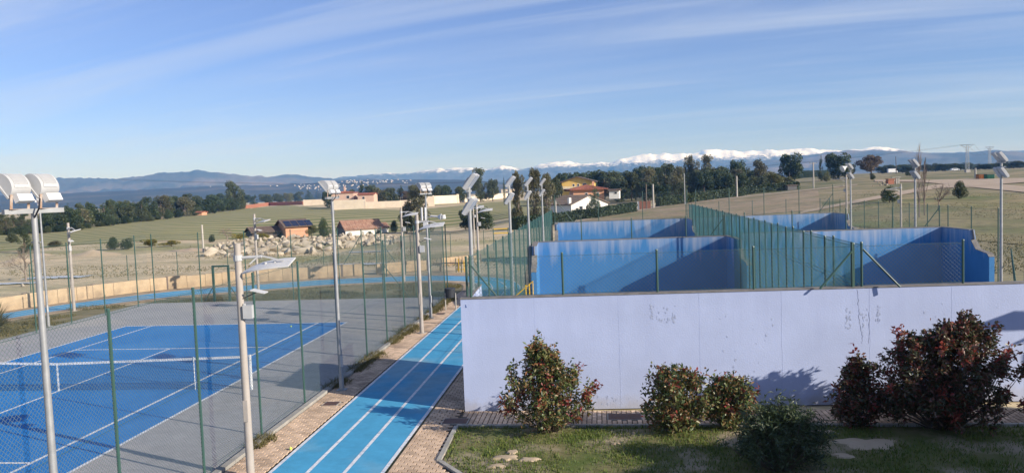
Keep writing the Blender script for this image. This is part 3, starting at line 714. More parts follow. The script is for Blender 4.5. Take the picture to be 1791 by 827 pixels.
crack([(1501, 506), (1502, 530), (1503, 552), (1506, 572), (1510, 588), (1508, 600)], 0.006)
crack([(1521, 545), (1522, 580), (1520, 600)], 0.005)
def scuff(px, py, w_, h_, n, seed):
    rr = random.Random(seed); b = MB()
    for i in range(n):
        x, z = onwall(px+rr.gauss(0, w_/2), py+rr.uniform(-h_/2, h_/2)); k = rr.randint(5, 7); s = rr.uniform(0.006, 0.024)
        ring = [(x+s*rr.uniform(0.5, 1.2)*math.cos(2*math.pi*j/k), -0.0035-0.0006*(i % 4), z+s*rr.uniform(0.9, 2.6)*math.sin(2*math.pi*j/k)) for j in range(k)]
        b.add(ring, [tuple(range(k))])
    b.build('scuff', MT['patch'], front, kind='stuff')
scuff(1140, 545, 3, 26, 26, 1); scuff(1160, 548, 18, 30, 22, 2); scuff(1178, 557, 4, 18, 14, 3)
scuff(1484, 557, 7, 36, 26, 4); scuff(1538, 550, 3, 30, 24, 5); scuff(1513, 560, 9, 40, 20, 6); scuff(1300, 610, 90, 120, 26, 7); scuff(1065, 700, 40, 14, 16, 8); scuff(1640, 560, 60, 60, 18, 9)
# small painted digit near the top left corner
x, z = onwall(814.5, 535); b = MB()
b.prism([(x-0.012, z+0.038), (x+0.006, z+0.038), (x+0.008, z+0.0), (x+0.026, z-0.004), (x+0.026, z-0.042), (x-0.012, z-0.042)], 'y', -0.0045, -0.001); b.build('painted_mark', MT['mound_blue'], front)

court_wall((-3.55, 41.45, 0), 0, 10.55, 2.96, -1, [0.0, 10.3], 'nearer blue court wall on the left of the green netting, white streaks under its coping', MT['fronton_blue'])
court_wall((7.55, 42.05, 0), 0, 10.6, 3.05, -1, [10.35], 'nearer blue court wall on the right of the green netting, half in shadow', MT['fronton_blue'])
court_wall((-3.6, 63.2, 0), 0, 10.9, 3.0, -1, [0.0, 10.65], 'farther blue court wall on the left of the green netting, below the white house', MT['fronton_blue'])
court_wall((7.75, 64.2, 0), 0, 11.4, 3.0, -1, [11.15], 'farther blue court wall on the right of the green netting, with a fence on top', MT['fronton_blue'])
struct(flat('court_floor', [(-3.4, 20.3), (19.5, 21.3), (19.5, 65), (-3.4, 63)], 0.012, MT['court_grey']))

# ================================================================== FENCES
def wire_mesh(L, H, sp, r, name, m, thru=0.002):
    """two families of diagonal wires clipped to an L x H panel in local x / z"""
    V = []; F = []; n0 = 0
    for sgn, oy in ((1, r*thru*500), (-1, -r*thru*500)):
        k = -H if sgn > 0 else 0.0
        end = L if sgn > 0 else L+H
        c = k+sp*0.5
        while c < end:
            # sgn>0: x = c + z ; sgn<0: x = c - z
            zs = [0.0, H]; x0 = c; x1 = c+sgn*H
            a = (x0, 0.0); b = (x1, H)
            def clip(p, q):
                (xa, za), (xb, zb) = p, q
                if xa < 0: za += (zb-za)*(0-xa)/(xb-xa); xa = 0
                if xa > L: za += (zb-za)*(L-xa)/(xb-xa); xa = L
                return xa, za
            if max(x0, x1) > 0.01 and min(x0, x1) < L-0.01:
                p = clip(a, b); q = clip(b, a)
                if abs(p[0]-q[0]) > 1e-3:
                    s = 0.7071*r; px_, pz_ = (-s, s) if sgn > 0 else (s, s)
                    for (x, z) in (p, q):
                        V += [(x, oy+r, z), (x+0.87*px_, oy-0.5*r, z+0.87*pz_), (x-0.87*px_, oy-0.5*r, z-0.87*pz_)]
                    o = n0; F += [(o, o+1, o+4, o+3), (o+1, o+2, o+5, o+4), (o+2, o, o+3, o+5)]; n0 += 6
            c += sp
    return np_mesh(name, np.array(V), np.array(F), m)
POSTM = {}
def post_mesh(h, r):
    k = (round(h, 3), round(r, 4))
    if k not in POSTM:
        b = MB().tube((0, 0, 0), (0, 0, h), r, r, 8); b.tube((0, 0, h), (0, 0, h+0.03), r*1.25, r*0.9, 8)
        POSTM[k] = b.mesh('post', MT['post_green'], True)
    return POSTM[k]
def fence(label, A, B, h, z0=0.0, sp=0.08, r=0.0021, posts=None, step=2.75, pr=0.026, rails=(0.06, 0.5, 0.985), braces=(), net=None, tall=None, group=None, follow=False, railr=0.004):
    A = Vector((A[0], A[1], z0)); B = Vector((B[0], B[1], z0)); d = B-A; L = d.length; rz = math.atan2(d.y, d.x)
    t = empty('fence', A, label, 'fence', group, rz)
    if posts is None:
        n = max(1, round(L/step)); posts = [L*i/n for i in range(n+1)]
    for s in posts: link('post', post_mesh(h+0.05, pr), t, (s, 0, 0))
    if sp:
        o = link('wire_mesh', wire_mesh(L, h, sp, r, 'wire_mesh', net or MT['wire']), t, (0, 0, 0.02)); o['kind'] = 'stuff'
    for q in rails:
        MB().tube((0, -0.008, h*q), (L, -0.008, h*q), railr, railr, 5).build('tension_wire', MT['post_green'], t)
    for (s, sgn, fr) in braces:
        MB().tube((s, 0.0, h*fr), (s+sgn*h*fr*0.75, 0.0, 0.03), pr*0.8, pr*0.8, 7).build('brace', MT['post_green'], t)
    return t
ayA = [6.75-1, 8.55-1, 11.35-1, 14.12-1, 17.89-1, 20.72-1, 23.7-1, 26.69-1, 29.36-1, 32.18-1, 34.95-1, 37.7-1, 41.0-1]
ayA = [6.7-1, 9.5-1, 12.3-1, 15.1-1]+ayA[4:]
fence('tall chain link fence along the right side of the tennis court beside the pavement', (-8.48, 1.0), (-8.48, 41.0), 4.0, sp=0.082, r=0.0029, posts=ayA, pr=0.03, rails=(0.03, 0.5, 0.995))
fence('tall chain link fence across the far end of the tennis court', (-26.0, 42.05), (-8.48, 41.9), 4.0, sp=0.09, r=0.0016, posts=[0.0, 2.9, 5.7, 8.5, 11.27, 13.8, 15.7, 17.5], pr=0.03, rails=(0.03, 0.48, 0.995), braces=[(13.8, 1, 0.5)])
fence('tall chain link fence along the left side of the tennis court', (-26.8, 6.0), (-26.3, 42.0), 4.0, sp=0.09, r=0.0016, posts=[2, 4.8, 7.6, 10.4, 13.2, 16, 18.8, 21.6, 24.4, 27.0, 29.4, 32.0, 34.9], pr=0.03, rails=(0.03, 0.48, 0.995))
# outer boundary fence behind the low stone wall
OF = [G(0, 528), G(55, 521), G(121, 512), G(225, 500), G(312, 493), G(400, 487), G(488, 478.5), G(567, 471), G(634, 464), G(659, 462), G(719, 456), G(789, 451), G(847, 445), G(895, 441)]
OF = [(p.x, p.y) for p in OF]
for i in range(len(OF)-1):
    if i == 8: continue
fseg = [OF[:9], OF[9:]]
for si, seg in enumerate(fseg):
    t = empty('fence', (seg[0][0], seg[0][1], 0), ['thin low wire fence behind the stone wall on the left of its gate', 'thin low wire fence behind the stone wall on the right of its gate'][si], 'fence')
    for i, p in enumerate(seg):
        lp = Vector((p[0]-seg[0][0], p[1]-seg[0][1], 0)); link('post', post_mesh(2.2, 0.028), t, lp)
        if i < len(seg)-1:
            q = seg[i+1]; d = Vector((q[0]-p[0], q[1]-p[1], 0)); L = d.length
            o = link('wire_mesh', wire_mesh(L, 2.1, 0.11, 0.0014, 'wire_mesh', MT['wire']), t, lp); o.rotation_euler = (0, 0, math.atan2(d.y, d.x)); o['kind'] = 'stuff'
            for z in (0.05, 1.05, 2.12):
                MB().tube(lp+Vector((0, 0, z)), lp+d+Vector((0, 0, z)), 0.0045, None, 5).build('tension_wire', MT['post_green'], t)
# gate posts with props in the outer fence
gA, gB = G(671, 488), G(690, 484)
t = empty('gate', (gA.x, gA.y, 0), 'open green gate frame with slanting props in the gap of the stone wall', 'gate')
for p in (OF[8], OF[9], (gA.x-0.2, gA.y+1.5), (gB.x+0.5, gB.y+1.2)):
    link('post', post_mesh(3.0, 0.045), t, (p[0]-gA.x, p[1]-gA.y, 0))
for p, sx in ((OF[8], -1), (OF[9], 1)):
    MB().tube((p[0]-gA.x, p[1]-gA.y, 2.6), (p[0]-gA.x+sx*1.7, p[1]-gA.y, 0), 0.03, None, 7).build('brace', MT['post_green'], t)
# small framed gate at the far left of the court
t = empty('gate', (-22.45, 42.3, 0), 'green framed gate in the far court fence beside two slanting props', 'gate')
for x in (0.0, 0.95): MB().box((x, 0, 1.0), (0.11, 0.11, 2.0)).build('post', MT['post_green'], t)
MB().box((0.475, 0, 2.06), (1.06, 0.105, 0.10)).build('lintel', MT['post_green'], t)
for s in (-1, 1): MB().tube((0.475+s*0.5, 0, 0.9), (0.475+s*1.1, 0, 0.0), 0.025, None, 7).build('brace', MT['post_green'], t)
# fences around the ball courts
fl = fence('tall green fence with fine netting along the left of the blue courts', (-3.58, 20.25), (-3.80, 62.6), 4.05, sp=0.075, r=0.0017, step=2.1, pr=0.03, rails=(0.25, 0.6, 0.995), braces=[(40.0, -1, 0.98)], net=MT['net_green'])
for nm, xa, xb in (('left', 6.42, 7.30), ('right', 6.66, 7.53)):
    fence('tall green netting between the blue courts, post row nearer the %s' % ('tennis court' if nm == 'left' else 'meadow'), (xa, 20.45), (xb, 63.4), 4.12, sp=0.05, r=0.0016, step=2.6, pr=0.032, rails=(0.35, 0.75, 0.998), net=MT['net_green'], railr=0.008)
t = empty('fence_brace', (6.5, 20.44, HW+0.03), 'slanting green props at the near end of the tall netting', 'prop')
for (xa, xb) in ((-0.05, -0.95), (0.2, 1.0)):
    MB().tube((xa, 0, 0.95), (xb, -0.25, 0.0), 0.028, None, 7).build('brace', MT['post_green'], t)
MB().tube((-0.08, 0, 1.15), (-0.08, 0, -0.05), 0.035, None, 8).build('post', MT['post_green'], t)
def top_fence(label, wloc, x0, x1, z, h, posts, braces=(), sp=0.075, r=0.002):
    a = (wloc[0]+x0*math.cos(KW), wloc[1]+0.12+x0*math.sin(KW)); b = (wloc[0]+x1*math.cos(KW), wloc[1]+0.12+x1*math.sin(KW))
    return fence(label, a, b, h, z0=z, sp=sp, r=r, posts=posts, pr=0.03, rails=(0.04, 0.985), braces=braces)
top_fence('low chain link fence standing on top of the lilac wall', (-3.71, 19.91), 0.22, 12.95, HW+0.025, 1.05, [0.05, 2.5, 4.97, 7.45, 9.98, 12.7], [(0.05, 1, 0.85)], sp=0.105, r=0.0030)
top_fence('low chain link fence on top of the nearer blue wall left of the netting', (-3.55, 41.45), 0.3, 10.3, 2.985, 1.05, [0.02, 2.3, 5.0, 7.9, 9.9], [(9.9, -1, 0.9)], sp=0.09)
top_fence('low chain link fence on top of the nearer blue wall right of the netting', (7.55, 42.05), 0.1, 10.4, 3.075, 1.05, [0.1, 2.6, 5.4, 7.8, 10.2], [(10.2, -1, 0.95)], sp=0.09)
top_fence('tall wire fence on top of the farther blue wall left of the netting', (-3.6, 63.2), 0.0, 10.8, 3.025, 2.2, [0.0, 3.6, 7.2, 10.8], [(0.0, 1, 0.9)], sp=0.12, r=0.0015)
top_fence('tall wire fence on top of the farther blue wall right of the netting', (7.75, 64.2), 0.1, 11.2, 3.025, 2.2, [0.1, 2.8, 5.6, 8.4, 11.1], [(11.1, -1, 0.7)], sp=0.12, r=0.0015)
fence('tall chain link fence along the meadow to the right of the blue courts', (19.4, 26.0), (19.9, 72.0), 4.0, sp=0.09, r=0.0017, posts=[0.3, 3.1, 5.9, 8.7, 11.4, 14.2, 17.0, 19.8, 22.6, 25.4, 28.2, 31.0, 34.0, 37, 40, 43, 46], pr=0.03, rails=(0.03, 0.5, 0.995))
fence('tall wire fence running across behind the farther blue courts', (8.0, 72.0), (19.9, 72.0), 4.0, sp=0.12, r=0.0015, step=2.9, pr=0.03, rails=(0.03, 0.995))
t = empty('gate', (19.25, 36.0, 0), 'green gate frame with props in the meadow fence beside a floodlight', 'gate')
for y in (0.0, 1.2): MB().box((0, y, 1.05), (0.07, 0.07, 2.1)).build('post', MT['post_green'], t)
MB().box((0, 0.6, 2.08), (0.065, 1.27, 0.06)).build('lintel', MT['post_green'], t)
MB().tube((0, 2.4, 2.2), (0.6, 3.2, 0), 0.03, None, 7).build('brace', MT['post_green'], t)
MB().tube((0, 2.4, 2.2), (-0.1, 1.6, 0), 0.03, None, 7).build('brace', MT['post_green'], t)
# little yellow-green ladder gate behind the lilac wall
t = empty('gate', (-2.9, 29.5, 0), 'small yellowish barred gate behind the left end of the lilac wall', 'gate')
for x in (0.0, 0.14, 0.28): MB().tube((x, 0, 0), (x, 0, 2.15+x*0.4), 0.022, None, 6).build('bar', MT['ystand'], t)
MB().tube((-0.7, 0, 1.5), (0.3, 0, 2.3), 0.022, None, 6).build('rail', MT['ystand'], t)

# ================================================================== TENNIS NET
t = empty('tennis_net', (CX, NY, 0), 'dark tennis net with white top band across the blue court', 'tennis net')
HWN = 6.4
def nz_(x): return 0.914+(1.07-0.914)*abs(x)/HWN
V = []; F = []
def thread(p, q, r=0.0022):
    o = len(V)
    for c in (p, q):
        V.extend([(c[0], c[1]-r, c[2]-r), (c[0]+r*0.8, c[1]+r, c[2]), (c[0]-r*0.8, c[1]+r*0.3, c[2]+r)])
    F.extend([(o, o+1, o+4, o+3), (o+1, o+2, o+5, o+4), (o+2, o, o+3, o+5)])
xs = np.arange(-HWN+0.05, HWN, 0.05)
for x in xs: thread((x, 0, 0.05), (x, 0, nz_(x)-0.03))
for i in range(20):
    k = (i+0.5)/20
    thread((-HWN, 0, 0.05+k*(1.07-0.08)), (0, 0, 0.05+k*(0.914-0.08))); thread((0, 0, 0.05+k*(0.914-0.08)), (HWN, 0, 0.05+k*(1.07-0.08)))
o = link('net_mesh', np_mesh('net_mesh', np.array(V), np.array(F), MT['net_dark']), t); o['kind'] = 'stuff'
b = MB()
for s in (-1, 1): b.bar((0, 0, nz_(0)-0.03), (s*HWN, 0, nz_(HWN)-0.03), 0.022, 0.07)
b.build('head_band', MT['line'], t)
MB().box((0, -0.012, 0.45), (0.06, 0.006, 0.86)).build('centre_strap', MT['line'], t)
for s in (-1, 1):
    MB().tube((s*(HWN+0.02), 0, 0), (s*(HWN+0.02), 0, 1.10), 0.05, 0.05, 10).build('post', MT['line'], t)
MB().tube((4.6, -0.02, 0.025), (4.6, -0.02, 1.06), 0.014, None, 6).build('singles_stick', MT['line'], t)

for px, py, lb in ((509, 570, 'yellow tennis ball lying on the far end of the blue court'), (508.5, 784, 'bright yellow tennis ball lying on the pavers beside the running track')):
    g = G(px, py+1.5, 0.03)
    bm = bmesh.new(); bmesh.ops.create_icosphere(bm, subdivisions=3, radius=0.034); me = bpy.data.meshes.new('tennis_ball'); bm.to_mesh(me); bm.free(); me.materials.append(MT['ball']); me.shade_smooth()
    t = empty('tennis_ball', (g.x, g.y, 0.058 if px < 508.7 else 0.06), lb, 'tennis ball')
    link('felt_ball', me, t)
    b = MB(); P = []
    for k in range(33):
        a = 2*math.pi*k/32; v = Vector((math.cos(a)+0.4*math.cos(3*a), math.sin(a)-0.4*math.sin(3*a), 1.25*math.sin(2*a))).normalized()*0.0345; P.append(v)
    for p, q in zip(P[:-1], P[1:]): b.tube(p, q, 0.0022, None, 4, cap=False)
    b.build('seam', MT['line'], t)

# ================================================================== LIGHT MASTS AND LAMPS
def head_meshes():
    wd = 0.38; b = MB(); F1 = (0.27, 0.27); F2 = (0.0, -0.06)
    d = Vector((F1[0]-F2[0], F1[1]-F2[1])); L = d.length; d /= L; nb = Vector((-d.y, d.x))
    prof = [F2]+[(F2[0]+d.x*L*(0.5-0.5*math.cos(a))+nb.x*0.21*math.sin(a)**0.75, F2[1]+d.y*L*(0.5-0.5*math.cos(a))+nb.y*0.21*math.sin(a)**0.75) for a in [math.pi*k/12 for k in range(1, 12)]]+[F1]
    b.prism(prof, 'x', -wd/2, wd/2)
    body = b.mesh('housing', MT['lampgrey'], True)
    g = MB(); q = [(F2[0]-d.x*0.025-nb.x*0.02, F2[1]-d.y*0.025-nb.y*0.02), (F1[0]+d.x*0.025-nb.x*0.02, F1[1]+d.y*0.025-nb.y*0.02), (F1[0]+d.x*0.025+nb.x*0.012, F1[1]+d.y*0.025+nb.y*0.012), (F2[0]-d.x*0.025+nb.x*0.012, F2[1]-d.y*0.025+nb.y*0.012)]
    g.prism(q, 'x', -wd/2-0.02, wd/2+0.02); rim = g.mesh('front_frame', MT['lampgrey'])
    r_ = MB()
    for k in range(11):
        x = -wd/2+0.06+k*(wd-0.12)/10
        pts = [(p[0]+(-0.004), p[1]+0.004) for p in prof[3:9]]
        for (p, q2) in zip(pts[:-1], pts[1:]): r_.bar((x, p[0]-0.005, p[1]+0.003), (x, q2[0]-0.005, q2[1]+0.003), 0.010, 0.022)
    ribs = r_.mesh('cooling_ribs', MT['lampwhite'])
    bx = MB().box((0, -0.11, -0.085), (0.30, 0.10, 0.13), rx=R(-24)); ball = bx.mesh('ballast_box', MT['lampwhite'])
    br = MB()
    for s in (-1, 1):
        br.bar((s*0.17, -0.02, -0.26), (s*0.17, -0.05, -0.02), 0.008, 0.05)
    br.bar((-0.17, -0.02, -0.258), (0.17, -0.02, -0.258), 0.05, 0.008)
    bracket = br.mesh('bracket', MT['rustbit'])
    return body, rim, ribs, ball, bracket
HB = head_meshes()
def court_mast(loc, label, hgt=5.81, an=62, han=None):
    t = empty('floodlight_mast', loc, label, 'floodlight', 'floodlight masts around the tennis court')
    b = MB().tube((0, 0, 0), (0, 0, hgt), 0.062, 0.038, 14); b.tube((0, 0, 0.0), (0, 0, 0.5), 0.075, 0.075, 12)
    b.box((0, 0, 0.015), (0.28, 0.28, 0.03)); b.tube((-0.07, 0, hgt-0.45), (0.07, 0, hgt-0.45), 0.012, None, 6)
    b.build('pole', MT['galv'], t, smooth=True)
    MB().box((0.045, -0.045, 0.9), (0.07, 0.07, 0.34), rz=R(45)).build('hatch', MT['lampgrey'], t)
    c_ = MB(); c_.tube((0.03, -0.03, hgt-0.1), (0.16, -0.10, hgt+0.02), 0.012, None, 5, cap=False).tube((0.16, -0.10, hgt+0.02), (0.12, -0.02, hgt+0.16), 0.012, None, 5, cap=False); c_.build('cable', MT['net_dark'], t)
    ax = Vector((math.cos(R(an)), math.sin(R(an)), 0))
    MB().bar(Vector((0, 0, hgt-0.01))-ax*0.40, Vector((0, 0, hgt-0.01))+ax*0.40, 0.08, 0.065).build('crossbar', MT['galv'], t)
    for s in (-1, 1):
        h = link('floodlight', HB[0], t, Vector((0, 0, hgt+0.24))+ax*s*0.195); h.rotation_euler = (0, 0, R(han or an)); h.scale = (0.84, 0.84, 0.84)
        for nm, me in zip(('front_frame', 'cooling_ribs', 'ballast_box', 'bracket'), HB[1:]): link(nm, me, h)
    return t
court_mast((-7.87, 9.95, 0.02), 'grey floodlight mast nearest the camera with two big ribbed lamp housings', an=66, han=84)
court_mast((-7.87, 22.12, 0.02), 'grey floodlight mast standing beside the running track near the tennis net', an=85)
court_mast((-7.93, 34.88, 0.02), 'grey floodlight mast carrying a white horn and aerials at the far court corner', an=60)
court_mast((-27.07, 34.64, 0.0), 'thin grey mast beyond the far left side of the tennis court', 6.0, an=-60)
t = empty('horn_speaker', (-7.70, 34.7, 4.75), 'white horn loudspeaker and aerials mounted on the far floodlight mast', 'loudspeaker')
MB().tube((0.0, 0, 0.05), (0.35, -0.05, 0), 0.03, 0.05, 10).tube((0.35, -0.05, 0), (0.5, -0.05, -0.02), 0.05, 0.16, 12).build('horn', MT['lampwhite'], t, smooth=True)
MB().tube((0.62, -0.05, -0.1), (0.62, -0.05, 0.08), 0.11, 0.09, 10).build('driver', MT['lampwhite'], t, smooth=True)
for x in (-0.24, -0.40): MB().tube((x, 0, -0.15), (x, 0, 0.45), 0.045, None, 8).build('antenna', MT['lampwhite'], t)
MB().box((-0.24, 0, -0.35), (0.2, 0.16, 0.3)).build('control_box', MT['lampwhite'], t)
MB().bar((-0.5, 0, 0), (0.62, 0, 0), 0.03, 0.03).build('arm', MT['galv'], t)

def street_lamp(loc, rz, label, hgt=4.95, sc=1.0):
    t = empty('street_lamp', loc, label, 'street lamp', 'white-winged lamp posts beside the courts', rz)
    b = MB().tube((0, 0, 0), (0, 0, hgt), 0.085, 0.068, 14); b.tube((0, 0, 0), (0, 0, 0.03), 0.17, None, 10)
    b.box((0.0, -0.082, 1.45), (0.09, 0.02, 0.45)); b.build('pole', MT['pole_beige'], t, smooth=True)
    a = MB().tube((0, 0, hgt-0.36), (0, 0, hgt-0.24), 0.09, None, 12); a.tube((0.05, 0, hgt-0.30), (0.50, 0, hgt-0.29), 0.032, None, 8)
    a.bar((0.42, -0.03, hgt-0.29), (0.26, -0.05, hgt-0.43), 0.03, 0.03); a.bar((0.46, 0.02, hgt-0.27), (0.95, 0.02, hgt-0.40), 0.04, 0.03); a.build('arm', MT['lampgrey'], t)
    pr = [(0.08, -0.60), (0.25, -0.53), (0.44, -0.475), (0.66, -0.44), (0.88, -0.42), (1.12, -0.41)]
    hw = [0.05, 0.17, 0.24, 0.27, 0.28, 0.27]
    wv = MB()
    for (x, z), h in zip(pr, hw): wv.v += [(x, -h, hgt+z-h*0.22), (x, h, hgt+z+h*0.22), (x, -h, hgt+z-0.03-h*0.22), (x, h, hgt+z-0.03+h*0.22)]
    n = len(pr)
    for i in range(n-1):
        o = 4*i; wv.f += [(o, o+1, o+5, o+4), (o+2, o+6, o+7, o+3), (o, o+4, o+6, o+2), (o+1, o+3, o+7, o+5)]
    wv.f += [(0, 2, 3, 1), (4*n-4, 4*n-3, 4*n-1, 4*n-2)]
    wing = wv.build('lamp_wing', MT['lampwhite'], t, smooth=True)
    k = MB()
    for y in (-0.16, 0.0, 0.16): k.bar((0.62, y, hgt-0.447+y*0.22), (1.08, y, hgt-0.402+y*0.22), 0.008, 0.012)
    k.tube((0.75, 0.05, hgt-0.43), (0.75, 0.05, hgt-0.39), 0.03, None, 8); k.tube((0.55, 0.05, hgt-0.455), (0.55, 0.05, hgt-0.42), 0.03, None, 8); k.build('panel_seam', MT['lampgrey'], wing)
    MB().box((0.17, -0.05, hgt-1.42), (0.19, 0.12, 0.27)).box((0.09, -0.03, hgt-1.42), (0.03, 0.06, 0.34)).build('control_box', MT['lampgrey'], t)
    s = MB().box((0.42, -0.05, hgt-1.0), (0.30, 0.24, 0.02), ry=R(14)); s.build('solar_panel', MT['lampwhite'], t)
    MB().bar((0.06, -0.03, hgt-1.15), (0.36, -0.05, hgt-1.02), 0.02, 0.02).build('bracket', MT['bin'], t)
    return t
def base_under(px, py, Y): p = YP(px, py, Y); return p.x, p.y
x0, y0 = base_under(440, 827, 15.1)
street_lamp((x0-0.02, y0, 0.02), 0.10, 'beige lamp post with white wing lamp before the tennis net, nearest one')
street_lamp((-7.50, 31.18, 0.02), 0.06, 'beige lamp post with white wing lamp by the far end of the straight track')
street_lamp((-13.0, 49.69, 0.0), 0.1, 'beige lamp post with white wing lamp inside the bend of the blue track')
street_lamp((-8.55, 53.6, 0.0), 0.1, 'beige lamp post with white wing lamp left of the first four-headed mast')
street_lamp((-29.4, 39.7, 0.0), -0.62, 'beige lamp post with white wing lamp on the far left edge of the track')
street_lamp((-21.37, 45.8, 0.0), -0.4, 'beige lamp post with white wing lamp on the bend below the dark barn')
g = YP(1576, 395, 66.0)
street_lamp((g.x, g.y, terrain(g.x, g.y)), math.pi-0.2, 'beige lamp post with white wing lamp pointing left behind the right blue court', 4.7)
g = YP(1483, 395, 74.0)
street_lamp((g.x-0.1, g.y, terrain(g.x, g.y)), math.pi*0.8, 'lamp post with small white tilted lamp behind the third right-hand mast', 5.4)
g = YP(829, 400, 78.0)
street_lamp((g.x, g.y, 0), 0.2, 'distant beige lamp post with white wing lamp in front of the round dark bush', 4.7)
# lamp post added out of view to cast the wedge shadow on the lilac wall
street_lamp((16.15, 18.3, 0.0), math.pi, 'unseen lamp post added to throw a wedge shadow on the lilac wall')

def quad_mast(loc, sgn, label, hgt=7.0):
    t = empty('floodlight_mast', loc, label, 'floodlight', 'four-headed floodlight masts around the blue courts')
    MB().tube((0, 0, 0), (0, 0, hgt-0.1), 0.07, 0.05, 12).box((0, 0, 0.02), (0.3, 0.3, 0.04)).build('pole', MT['galv'], t, smooth=True)
    MB().bar((0, -0.32, hgt-0.42), (0, 0.32, hgt-0.42), 0.06, 0.06).bar((0, -0.32, hgt-0.62), (0, 0.32, hgt-0.62), 0.05, 0.05).build('crossbar', MT['galv'], t)
    for lv, z in ((0, hgt-0.16), (1, hgt-0.86)):
        for s in (-1, 1):
            h = empty_part('floodlight', t, (sgn*(0.08 if lv == 0 else 0.02), s*0.21, z), (0, R(38)*sgn if lv == 0 else R(34)*sgn, 0))
            b = MB().box((0, 0, 0), (0.10, 0.34, 0.52)); b.box((-sgn*0.065, 0, 0), (0.04, 0.26, 0.36)); b.box((-sgn*0.09, 0, -0.02), (0.05, 0.14, 0.2))
            b.build('housing', MT['lampgrey'], h)
            MB().box((sgn*0.053, 0, 0), (0.012, 0.29, 0.46)).build('glass', MT['lampglass'], h)
            r_ = MB()
            for k in range(6): r_.box((-sgn*0.055, -0.14+k*0.056, 0), (0.03, 0.008, 0.48))
            r_.build('cooling_ribs', MT['lampwhite'], h)
    return t
def empty_part(name, parent, loc, rot):
    o = bpy.data.objects.new(name, None); COL.objects.link(o); o.parent = parent; o.location = loc; o.rotation_euler = rot
    KIDS.setdefault(parent.name, []).append(o); return o
for px, py, Y, sgn, lb in ((825.5, 470, 21.6, 1, 'four-headed floodlight mast at the near left corner of the blue courts'),
                           (896, 490, 31.9, 1, 'four-headed floodlight mast second along the left of the blue courts'),
                           (926, 430, 39.5, 1, 'four-headed floodlight mast third along the left of the blue courts'),
                           (949.5, 390, 49.5, 1, 'four-headed floodlight mast farthest along the left of the blue courts'),
                           (1751, 485, 36.8, -1, 'four-headed floodlight mast at the right edge of the picture, largest on the right'),
                           (1601, 392, 47.0, -1, 'four-headed floodlight mast in the middle of the right-hand row, beside a bare poplar'),
                           (1488.5, 400, 59.5, -1, 'four-headed floodlight mast farthest along the right of the blue courts')):
    g = YP(px, py, Y)
    top = {825.5: 308, 896: 311, 926: 312.5, 949.5: 314, 1751: 268, 1601: 280, 1488.5: 287}[px]
    hz = YP(px, top, Y).z
    quad_mast((g.x, g.y, 0), sgn, lb, hz)
p = YP(1480, 292, 59.3)
t = empty('horn_speaker', (p.x, p.y, p.z), 'white horn loudspeaker hanging from the farthest right-hand mast', 'loudspeaker')
MB().tube((0.25, 0, 0.12), (-0.05, -0.1, 0.0), 0.03, 0.06, 10).tube((-0.05, -0.1, 0.0), (-0.35, -0.2, -0.15), 0.06, 0.26, 14).build('horn', MT['lampwhite'], t, smooth=True)
MB().bar((0.2, 0, 0.14), (0.40, 0.0, 0.2), 0.03, 0.03).build('arm', MT['galv'], t)

# litter bin, rail, yellow bars
t = empty('litter_bin', (-7.45, 37.3, 0.02), 'dark litter bin on two pale posts beside the far pavement', 'litter bin')
b = MB(); n = 16
for i in range(n):
    a0 = math.pi*i/n*2; a1 = math.pi*(i+1)/n*2
    for z0, z1, r0, r1 in ((0.62, 1.05, 0.22, 0.26),):
        b.add([(r0*math.cos(a0), r0*math.sin(a0), z0), (r0*math.cos(a1), r0*math.sin(a1), z0), (r1*math.cos(a1), r1*math.sin(a1), z1), (r1*math.cos(a0), r1*math.sin(a0), z1)], [(0, 1, 2, 3)])
b.add([(0.22*math.cos(2*math.pi*i/n), 0.22*math.sin(2*math.pi*i/n), 0.62) for i in range(n)], [tuple(range(n))])
b.build('bucket', MT['bin'], t)
b = MB().tube((0, 0, 1.04), (0, 0, 1.08), 0.275, 0.275, 16); b.build('rim', MT['bin'], t)
for x in (-0.02, 0.36): MB().tube((x+(-0.22 if x < 0 else -0.08), -0.1, 0), (x+(-0.22 if x < 0 else -0.08), -0.1, 0.85), 0.03, None, 8).build('post', MT['concrete'], t)
def bars(loc, rz, w_, h, n, label, m=None):
    t = empty('bar_frame', loc, label, 'bar frame', None, rz)
    for x in (-w_/2, w_/2): MB().tube((x, 0, 0), (x, 0, h), 0.05, None, 8).build('post', MT['post_green'] if n == 2 else MT['ystand'], t)
    for i in range(n): MB().tube((-w_/2, 0, h-0.08-0.42*i), (w_/2, 0, h-0.08-0.42*i), 0.045, None, 8).build('bar', MT['ystand'], t)
g = G(877, 437); bars((g.x, g.y, 0), 0.15, 1.45, 2.15, 2, 'yellow double exercise bar on green posts in the dry field')
t = empty('bar_frame', (G(805, 476).x, G(805, 476).y, 0), 'small yellow and green barred frame beyond the bend of the track', 'bar frame')
for i in range(4): MB().bar((-0.3+i*0.2, 0, 0), (-0.3+i*0.2, 0, 1.05-0.06*i), 0.06, 0.05).build('bar', MT['ystand'] if i % 2 else MT['post_green'], t)
MB().bar((-0.35, 0.03, 0.2), (0.35, 0.03, 0.2), 0.05, 0.05).build('rail', MT['ystand'], t)
t = empty('hitching_rail', (G(788, 474).x, G(788, 474).y, 0), 'low dark wooden rail in front of the stone wall past the bend', 'rail')
for x in (-0.75, 0.6): MB().box((x, 0, 0.3), (0.13, 0.13, 0.6)).build('post', MT['wood_pole'], t)
MB().box((0.1, 0, 0.60), (2.6, 0.12, 0.09)).build('rail', MT['wood_pole'], t)

